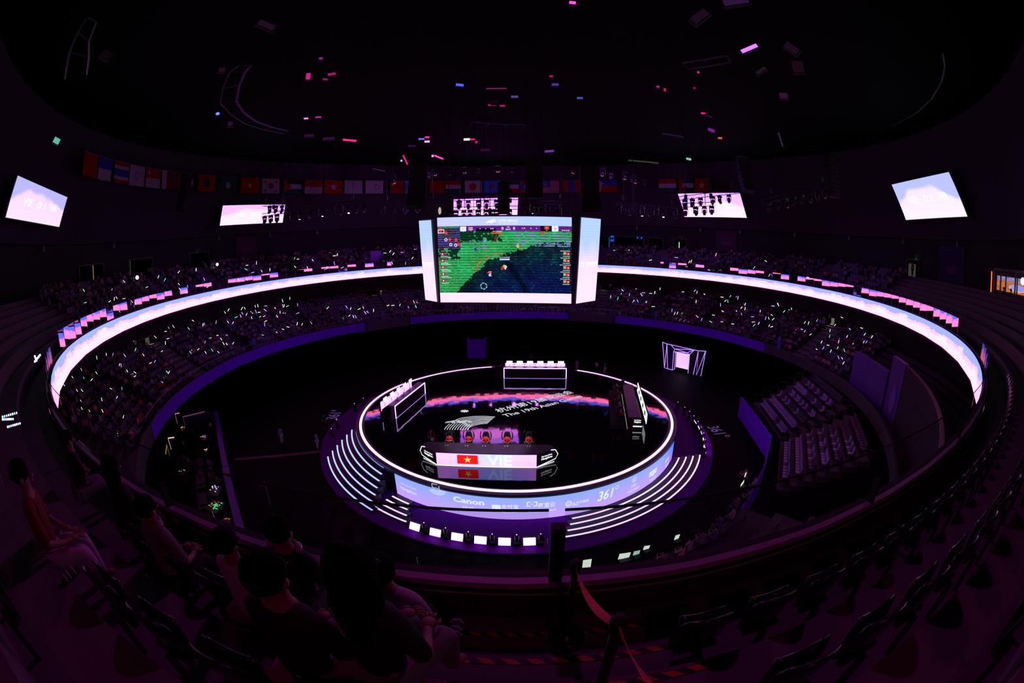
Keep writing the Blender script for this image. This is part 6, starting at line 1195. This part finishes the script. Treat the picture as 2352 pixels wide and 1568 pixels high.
for px, py, w_, h_, c, lab in ((422, 1014, .55, .38, (1.3, 1.2, 1.6), 'bright white monitor in the control pit'), (490, 1181, .42, .4, (.35, .25, .45), 'lilac square monitor at the near end of the pit'), (416, 1000, .5, .3, (.5, .3, .2), 'peach-coloured paper-lit monitor beside the white one'), (425, 1022, .4, .16, (.03, .08, .12), 'dark teal monitor below the white one')):
    p = onz(px, py, 1.5); t = thing('monitor', lab, 'monitor', tuple(p), math.radians(az(p) + 90)); MB().box((0, .03, 0), (w_ + .05, .04, h_ + .05)).build('housing', M_BLACK, t); MB().box((0, 0, 0), (w_, .012, h_)).build('lit_face', emat('mon_%d' % px, c, False), t); MB().tube([(0, .04, -.2), (0, .04, -.7)], .02, 5).build('stand', M_DARK, t)
for i, (px, py) in enumerate(((480, 970), (475, 1055), (480, 1072), (478, 1085), (495, 1095), (455, 1080), (428, 1050), (420, 1045), (497, 1195), (440, 985))):
    p = onz(px, py, 1.2); o = link('seated_spectator', SPM[[4, 3, 0, 3, 2, 3, 2, 6, 0, 5][i]]); o.location = (p.x, p.y, .02); o.rotation_euler = (0, 0, math.radians(az(p) - 90)); tag(o, 'crew member sitting at the control desks in the pit', 'person', 'crew in the control pit')
for (x0, y0, x1, y1, c, lab) in ((386, 1006, 400, 1004, (1, .75, .45), 'short warm strip light in the pit corner'), (383, 1022, 380, 1045, (.25, .14, .02), 'dim amber upright strip light in the pit corner'), (402, 950, 412, 948, (.6, .2, .4), 'curved pink lit edge over the pit entrance'), (420, 957, 470, 945, (.16, .04, .14), 'thin pink-lit edge of the pit end panel')):
    a, b = onz(x0, y0, 1.3), onz(x1, y1, 1.3); t = MB(a).tube([a, b], .06, 5).tube([a, (a.x, a.y, 0)], .02, 4).build('strip_light', emat('strip_%d' % x0, c, False)); t.location = a; tag(t, lab, 'strip light')  # last two are edges, the light on them painted as glowing tubes
t = thing('cable_ramp', 'faint straight cable ramp across the dark floor from the pit to the stage', 'cable ramp', tuple(onz(540, 1058, 0))); a, b = onz(540, 1058, 0), onz(735, 1040, 0); dd = (b - a).normalized(); slab(MB(a), a, b, Vector((-dd.y, dd.x, 0)), .45, 0, .06).build('ramp', mat('ramp_brown', (.09, .035, .05), .7), t)
a, b = onz(607, 1105, .8), onz(622, 1160, .8); o = MB(a).tube([a, b, (b.x, b.y, 0)], .03, 5).tube([(a.x, a.y, 0), a], .03, 5).build('hand_rail', mat('rail_painted', (0, 0, 0))); o.location = a; tag(o, 'thin pale handrail on the dark floor left of the stage', 'railing')

# ================================================================ LIGHT GATE, BANNER BOX, LOUNGE
GA, GB = onz(1527, 846, 0), onz(1611, 863, 0); gd = (GB - GA); gd.z = 0; gd.normalize(); gn = Vector((gd.y, -gd.x, 0)); gn = gn if gn.y < 0 else -gn
def gp(px, py, off=0):
    dr = ray(px, py); t = (GA - CAM).dot(gn) / dr.dot(gn); return CAM + dr * t + gn * off
c5 = lambda x, y: gp(1400 + x / 5.88, 660 + y / 5.88, .05); c4 = lambda x, y: gp(1240 + x / 4.356, 800 + y / 4.356, .05)
gt = thing('light_gate', 'entrance gate outlined by glowing violet lines with a bright pink screen inside', 'gate', (GA.x, GA.y, 0)); GO = gt.location
E_GL = emat('gate_line', (.75, .42, 1.8))
N1 = [(718, 737), (777, 762), (830, 772), (1145, 843), (1200, 853), (1305, 860)]
def body(name, pts, m):
    P = [c + -gn * .05 for c in pts]; Q = [p - gn * .9 for p in P]; n = len(P); MB(GO).add(P + Q, [tuple(range(n)), tuple(reversed(range(n, 2 * n)))] + [(i, i + n, (i + 1) % n + n, (i + 1) % n) for i in range(n)]).build(name, m, gt)
M_GT = mat('gate_panel', (.025, .012, .03), .5)
body('left_pillar', [c5(718, 737), c5(743, 1083), c5(850, 1113), c5(880, 1100), c5(893, 872), c5(830, 772)], M_GT); body('right_pillar', [c5(1145, 843), c5(1083, 905), c4(1483, 255), c4(1565, 272), c4(1612, 273), c4(1660, 30)], M_GT); body('lintel', [c5(830, 772), c5(868, 865), c5(1083, 905), c5(1145, 843)], M_GT)
LN = [[c5(*p) for p in N1], [c5(718, 737), c5(743, 1083), c5(785, 1095), c5(850, 1113), c5(880, 1100), c5(893, 872)], [c5(777, 762), c5(785, 1095)], [c5(777, 762), c5(743, 1083)], [c5(850, 1113), c5(868, 866), c5(880, 828), c5(830, 772)], [c5(868, 866), c5(1050, 880), c5(1145, 843), c5(880, 828), c5(1050, 880), c5(1083, 905), c5(868, 866)], [c5(1083, 905), c5(1145, 843)], [c5(1083, 905), c4(1483, 255), c4(1565, 272), c4(1612, 273), c4(1660, 30)], [c4(1585, 30), c4(1535, 262)], [c4(1585, 30), c4(1565, 272), c4(1655, 34)]]
for q in LN: MB(GO).tube(q, .038, 4).build('light_line', E_GL, gt)
def gate_col(U, V): n = vnoise(U, V, 3, 3, 7); return .88 + .1 * n, .58 + .06 * n - .05 * V, 1.05 + 0 * U
Q4 = [c4(1358, 185) - gn * .1, c4(1490, 215) - gn * .1, c4(1500, 62) - gn * .1, c4(1365, 35) - gn * .1]; screen('inner_screen', quadfn(*Q4), 8, 8, gate_col, gt, GO)
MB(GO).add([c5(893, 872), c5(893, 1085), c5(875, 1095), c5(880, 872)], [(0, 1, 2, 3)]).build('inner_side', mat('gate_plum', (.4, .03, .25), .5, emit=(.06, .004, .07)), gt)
pb = onz(1095, 822, 0); t = thing('banner_box', 'open-topped violet fabric box with pale lettering standing behind the stage', 'banner', (pb.x, pb.y, 0), .05)
MB().box((0, 0, 1.55), (3.0, .12, 3.1)).box((-1.45, 1.1, 1.55), (.1, 2.2, 3.1)).box((1.45, 1.1, 1.55), (.1, 2.2, 3.1)).build('fabric', M_BAN, t); m = MB(); text_on(m, '心心相融 @未来', lambda x, y: (x, -.07, 1.7 + y), .22, width=1.9); text_on(m, 'Heart to Heart, @Future', lambda x, y: (x, -.07, 1.42 + y), .14, width=1.9); m.build('banner_lettering', mat('banner_pale', (0, 0, 0)), t)
# lounge window at far right
wn = bpy.data.objects.new('window_1', None); COL.objects.link(wn); wn.location = pol(46.3, -36, 17); struct(wn); wo = wn.location
RL = 46.0
MB(wo).strip([(RL + .3, 15.9), (RL + .3, 20.2)], -31, -45, 10).build('dark_recess', mat('lounge_dark', (.05, .03, .05), .6), wn); fr = MB(wo)
for a in (-31, -32.6, -36.2, -39.6, -43): fr.box(pol(RL, a, 18.1), (.12, .14, 4.2), rz=math.radians(a))
fr.strip([(RL - .05, 20.1), (RL - .05, 20.3), (RL + .3, 20.3)], -30.8, -45, 10).build('window_frame', mat('frame_grey', (0, 0, 0)), wn)
a1_, z1_ = az(oncyl(2281, 624, RL)), oncyl(2281, 624, RL).z; zz0 = oncyl(2276, 706, RL).z
t = MB(pol(RL - .2, a1_, zz0)).tube([pol(RL - .2, a1_, zz0), pol(RL - .2, a1_, z1_)], .05, 6).build('neon_tube', emat('neon_red', (4, .35, .12))); t.location = pol(RL - .2, a1_, zz0); tag(t, 'upright glowing red neon tube at the lounge window far right', 'neon tube')
def loun(U, V):
    n = vnoise(U, V, 12, 9, 3); r = .35 + .25 * n; g = .10 + .08 * n; b = .04 + .03 * n; s = V > .72; r = np.where(s, .18 + .15 * n, r); g = np.where(s, .16 + .1 * n, g); b = np.where(s, .32 + .2 * n, b); d_ = ((U - .55) / .2) ** 2 + ((V - .38) / .2) ** 2 < 1; r = np.where(d_, .28, r); g = np.where(d_, .33, g); b = np.where(d_, .9, b); e = (((U - .55) / .23) ** 2 + ((V - .34) / .24) ** 2 < 1) & ~d_; r = np.where(e, .9, r); g = np.where(e, .4, g); b = np.where(e, .2, b)
    k = (np.abs(U - .24) < .015) | (np.abs(U - .53) < .015) | (np.abs(U - .8) < .012); return np.where(k, .01, r), np.where(k, .005, g), np.where(k, .01, b)
aL, aR = az(oncyl(2288, 640, RL)), az(oncyl(2375, 660, RL)); zA, zB = oncyl(2290, 665, RL).z, oncyl(2290, 632, RL).z
t = thing('lounge_display', 'orange picture display with a blue disc behind the lounge window', 'display', pol(RL + .2, aL, zA)); screen('screen_face', lambda u, v: pol(RL + .15, aL + (aR - aL) * u, zA + (zB - zA) * v), 60, 40, loun, t, t.location, False)
for px, py, lab in ((2306, 668, 'dark person standing in front of the orange display'), (2322, 672, 'second dark person in front of the orange display')): p = oncyl(px, py, RL - .5); figure('stand', 'down', M_BLK, M_BLK, 'person', lab, (p.x, p.y, p.z - 1.5), math.radians(az(p) + 90))
p = oncyl(2349, 646, RL - .4); t = MB(p).ell(p, (.22, .22, .28), 10).build('lounge_lamp', emat('lamp_cool', (3, 3.6, 3.4), False), smooth=True); t.location = p; tag(t, 'bright cool white lamp in the lounge at the right edge', 'lamp')
m = thing('lounge_bar', 'black bar counter under the lounge window, dotted with small violet lights', 'counter', pol(45, -36, 15.9)); MB(m.location).strip([(45.3, 15.7), (45.1, 15.7), (45.1, 16.6), (45.5, 16.6)], -31, -45, 10).build('counter', M_BLACK, m)
for px, py, w_ in ((2276, 710, .2), (2289, 713, .4), (2311, 717, .4), (2303, 720, .2), (2311, 723, .25), (2317, 725, .4), (2325, 728, .4), (2332, 731, .6), (2343, 736, .5), (2303, 695, .3), (2321, 698, .6), (2331, 704, .2)): p = oncyl(px, py, 45.05); MB(m.location).box(p, (.04, w_, .10), rz=math.radians(az(p))).build('counter_light', emat('bar_violet', (1.6, .5, 2.2), False), m)
# stray small lights seen in the stands
for px, py, r, c, rad, lab in ((499, 607, 41, (5, 5, 6), .2, 'round white follow spot on a stand in the upper left crowd'), (315, 637, 41, (4, 3.6, 5), .22, 'bright white phone torch in the upper left crowd'), (1915, 970, 36, (.2, .8, .6), .05, 'tiny teal light near the far right wall corner'), (1010, 484, 44.9, (.5, .45, .3), .3, 'small lit cabin window left of the middle wall screen')):
    p = oncyl(px, py, r); t = thing('small_light', lab, 'light', tuple(p)); MB().ell((0, 0, 0), (rad, rad, rad if px != 1010 else .75), 10).build('lit_globe', emat('sl_%d' % px, c, False), t, smooth=True); MB().tube([(0, .1, -rad), (0, .1, -rad - .9)], .03, 5).build('holder', M_DARK, t)
for (x0, y0, x1, y1, lab, c) in ((2085, 1003, 2165, 963, 'sloping violet handrail in the dark at right', (.35, .1, .6)), (165, 935, 205, 962, 'sloping magenta handrail below the ribbon end at left', (.6, .08, .3))):
    a, b = oncyl(x0, y0, 36.8, True), oncyl(x1, y1, 36.8, True); o = MB(a).tube([a, b], .05, 6).tube([a, (a.x, a.y, a.z - .8)], .03, 5).tube([b, (b.x, b.y, b.z - .8)], .03, 5).build('hand_rail', mat('rail_' + str(x0), c, .25)); o.location = a; tag(o, lab, 'railing')
# ================================================================ every separate piece of a part becomes a part of its own
def split_pieces():
    users = {}
    for o in scene.objects:
        if o.type == 'MESH' and o.parent is not None and o.get('kind') != 'stuff': users.setdefault(o.data, []).append(o)
    for me, obs in users.items():
        nv = len(me.vertices)
        if nv == 0 or nv > 60000 or me.color_attributes: continue
        co = np.empty(nv * 3, np.float32); me.vertices.foreach_get('co', co); co = co.reshape(-1, 3).astype(float)
        ed = np.empty(len(me.edges) * 2, np.int32); me.edges.foreach_get('vertices', ed); ed = ed.reshape(-1, 2)
        par = list(range(nv))
        def find(a):
            while par[a] != a: par[a] = par[par[a]]; a = par[a]
            return a
        for a, b in ed.tolist():
            ra, rb = find(a), find(b)
            if ra != rb: par[rb] = ra
        root = np.array([find(i) for i in range(nv)]); _, isl = np.unique(root, return_inverse=True); k = isl.max() + 1
        if k < 2 or k > 800: continue
        sc_ = max(obs[0].matrix_world.to_scale()) if obs[0].parent is None else 1.0
        lo = np.full((k, 3), np.inf); hi = np.full((k, 3), -np.inf); np.minimum.at(lo, isl, co); np.maximum.at(hi, isl, co); size = (hi - lo).max(axis=1)
        gap = np.maximum(0, np.maximum(lo[:, None] - hi[None], lo[None] - hi[:, None])); near = np.sqrt((gap ** 2).sum(2)) <= np.maximum(.02, .5 * np.maximum(size[:, None], size[None]))
        pk = list(range(k))
        def f2(a):
            while pk[a] != a: pk[a] = pk[pk[a]]; a = pk[a]
            return a
        for a, b in zip(*np.nonzero(np.triu(near, 1))):
            ra, rb = f2(a), f2(b)
            if ra != rb: pk[rb] = ra
        _, pc = np.unique([f2(i) for i in range(k)], return_inverse=True); n = pc.max() + 1
        if n < 2 or n > 95: continue
        vp = pc[isl]; fs = [tuple(p.vertices) for p in me.polygons]; mi = [p.material_index for p in me.polygons]; sm = [p.use_smooth for p in me.polygons]; new = []
        for q in range(n):
            idx = np.nonzero(vp == q)[0]; mp = {int(v): i for i, v in enumerate(idx)}; sel = [i for i, f in enumerate(fs) if vp[f[0]] == q]
            m2 = bpy.data.meshes.new(me.name); m2.from_pydata(co[idx].tolist(), [], [[mp[v] for v in fs[i]] for i in sel])
            for m_ in me.materials: m2.materials.append(m_)
            m2.polygons.foreach_set('material_index', [mi[i] for i in sel]); m2.polygons.foreach_set('use_smooth', [sm[i] for i in sel]); m2.update(); new.append(m2)
        for o in obs:
            base = o.name.split('.')[0]
            for m2 in new[1:]:
                c = o.copy(); c.name = base; COL.objects.link(c); c.parent = o.parent; c.matrix_parent_inverse = o.matrix_parent_inverse; c.data = m2
            o.data = new[0]
split_pieces()
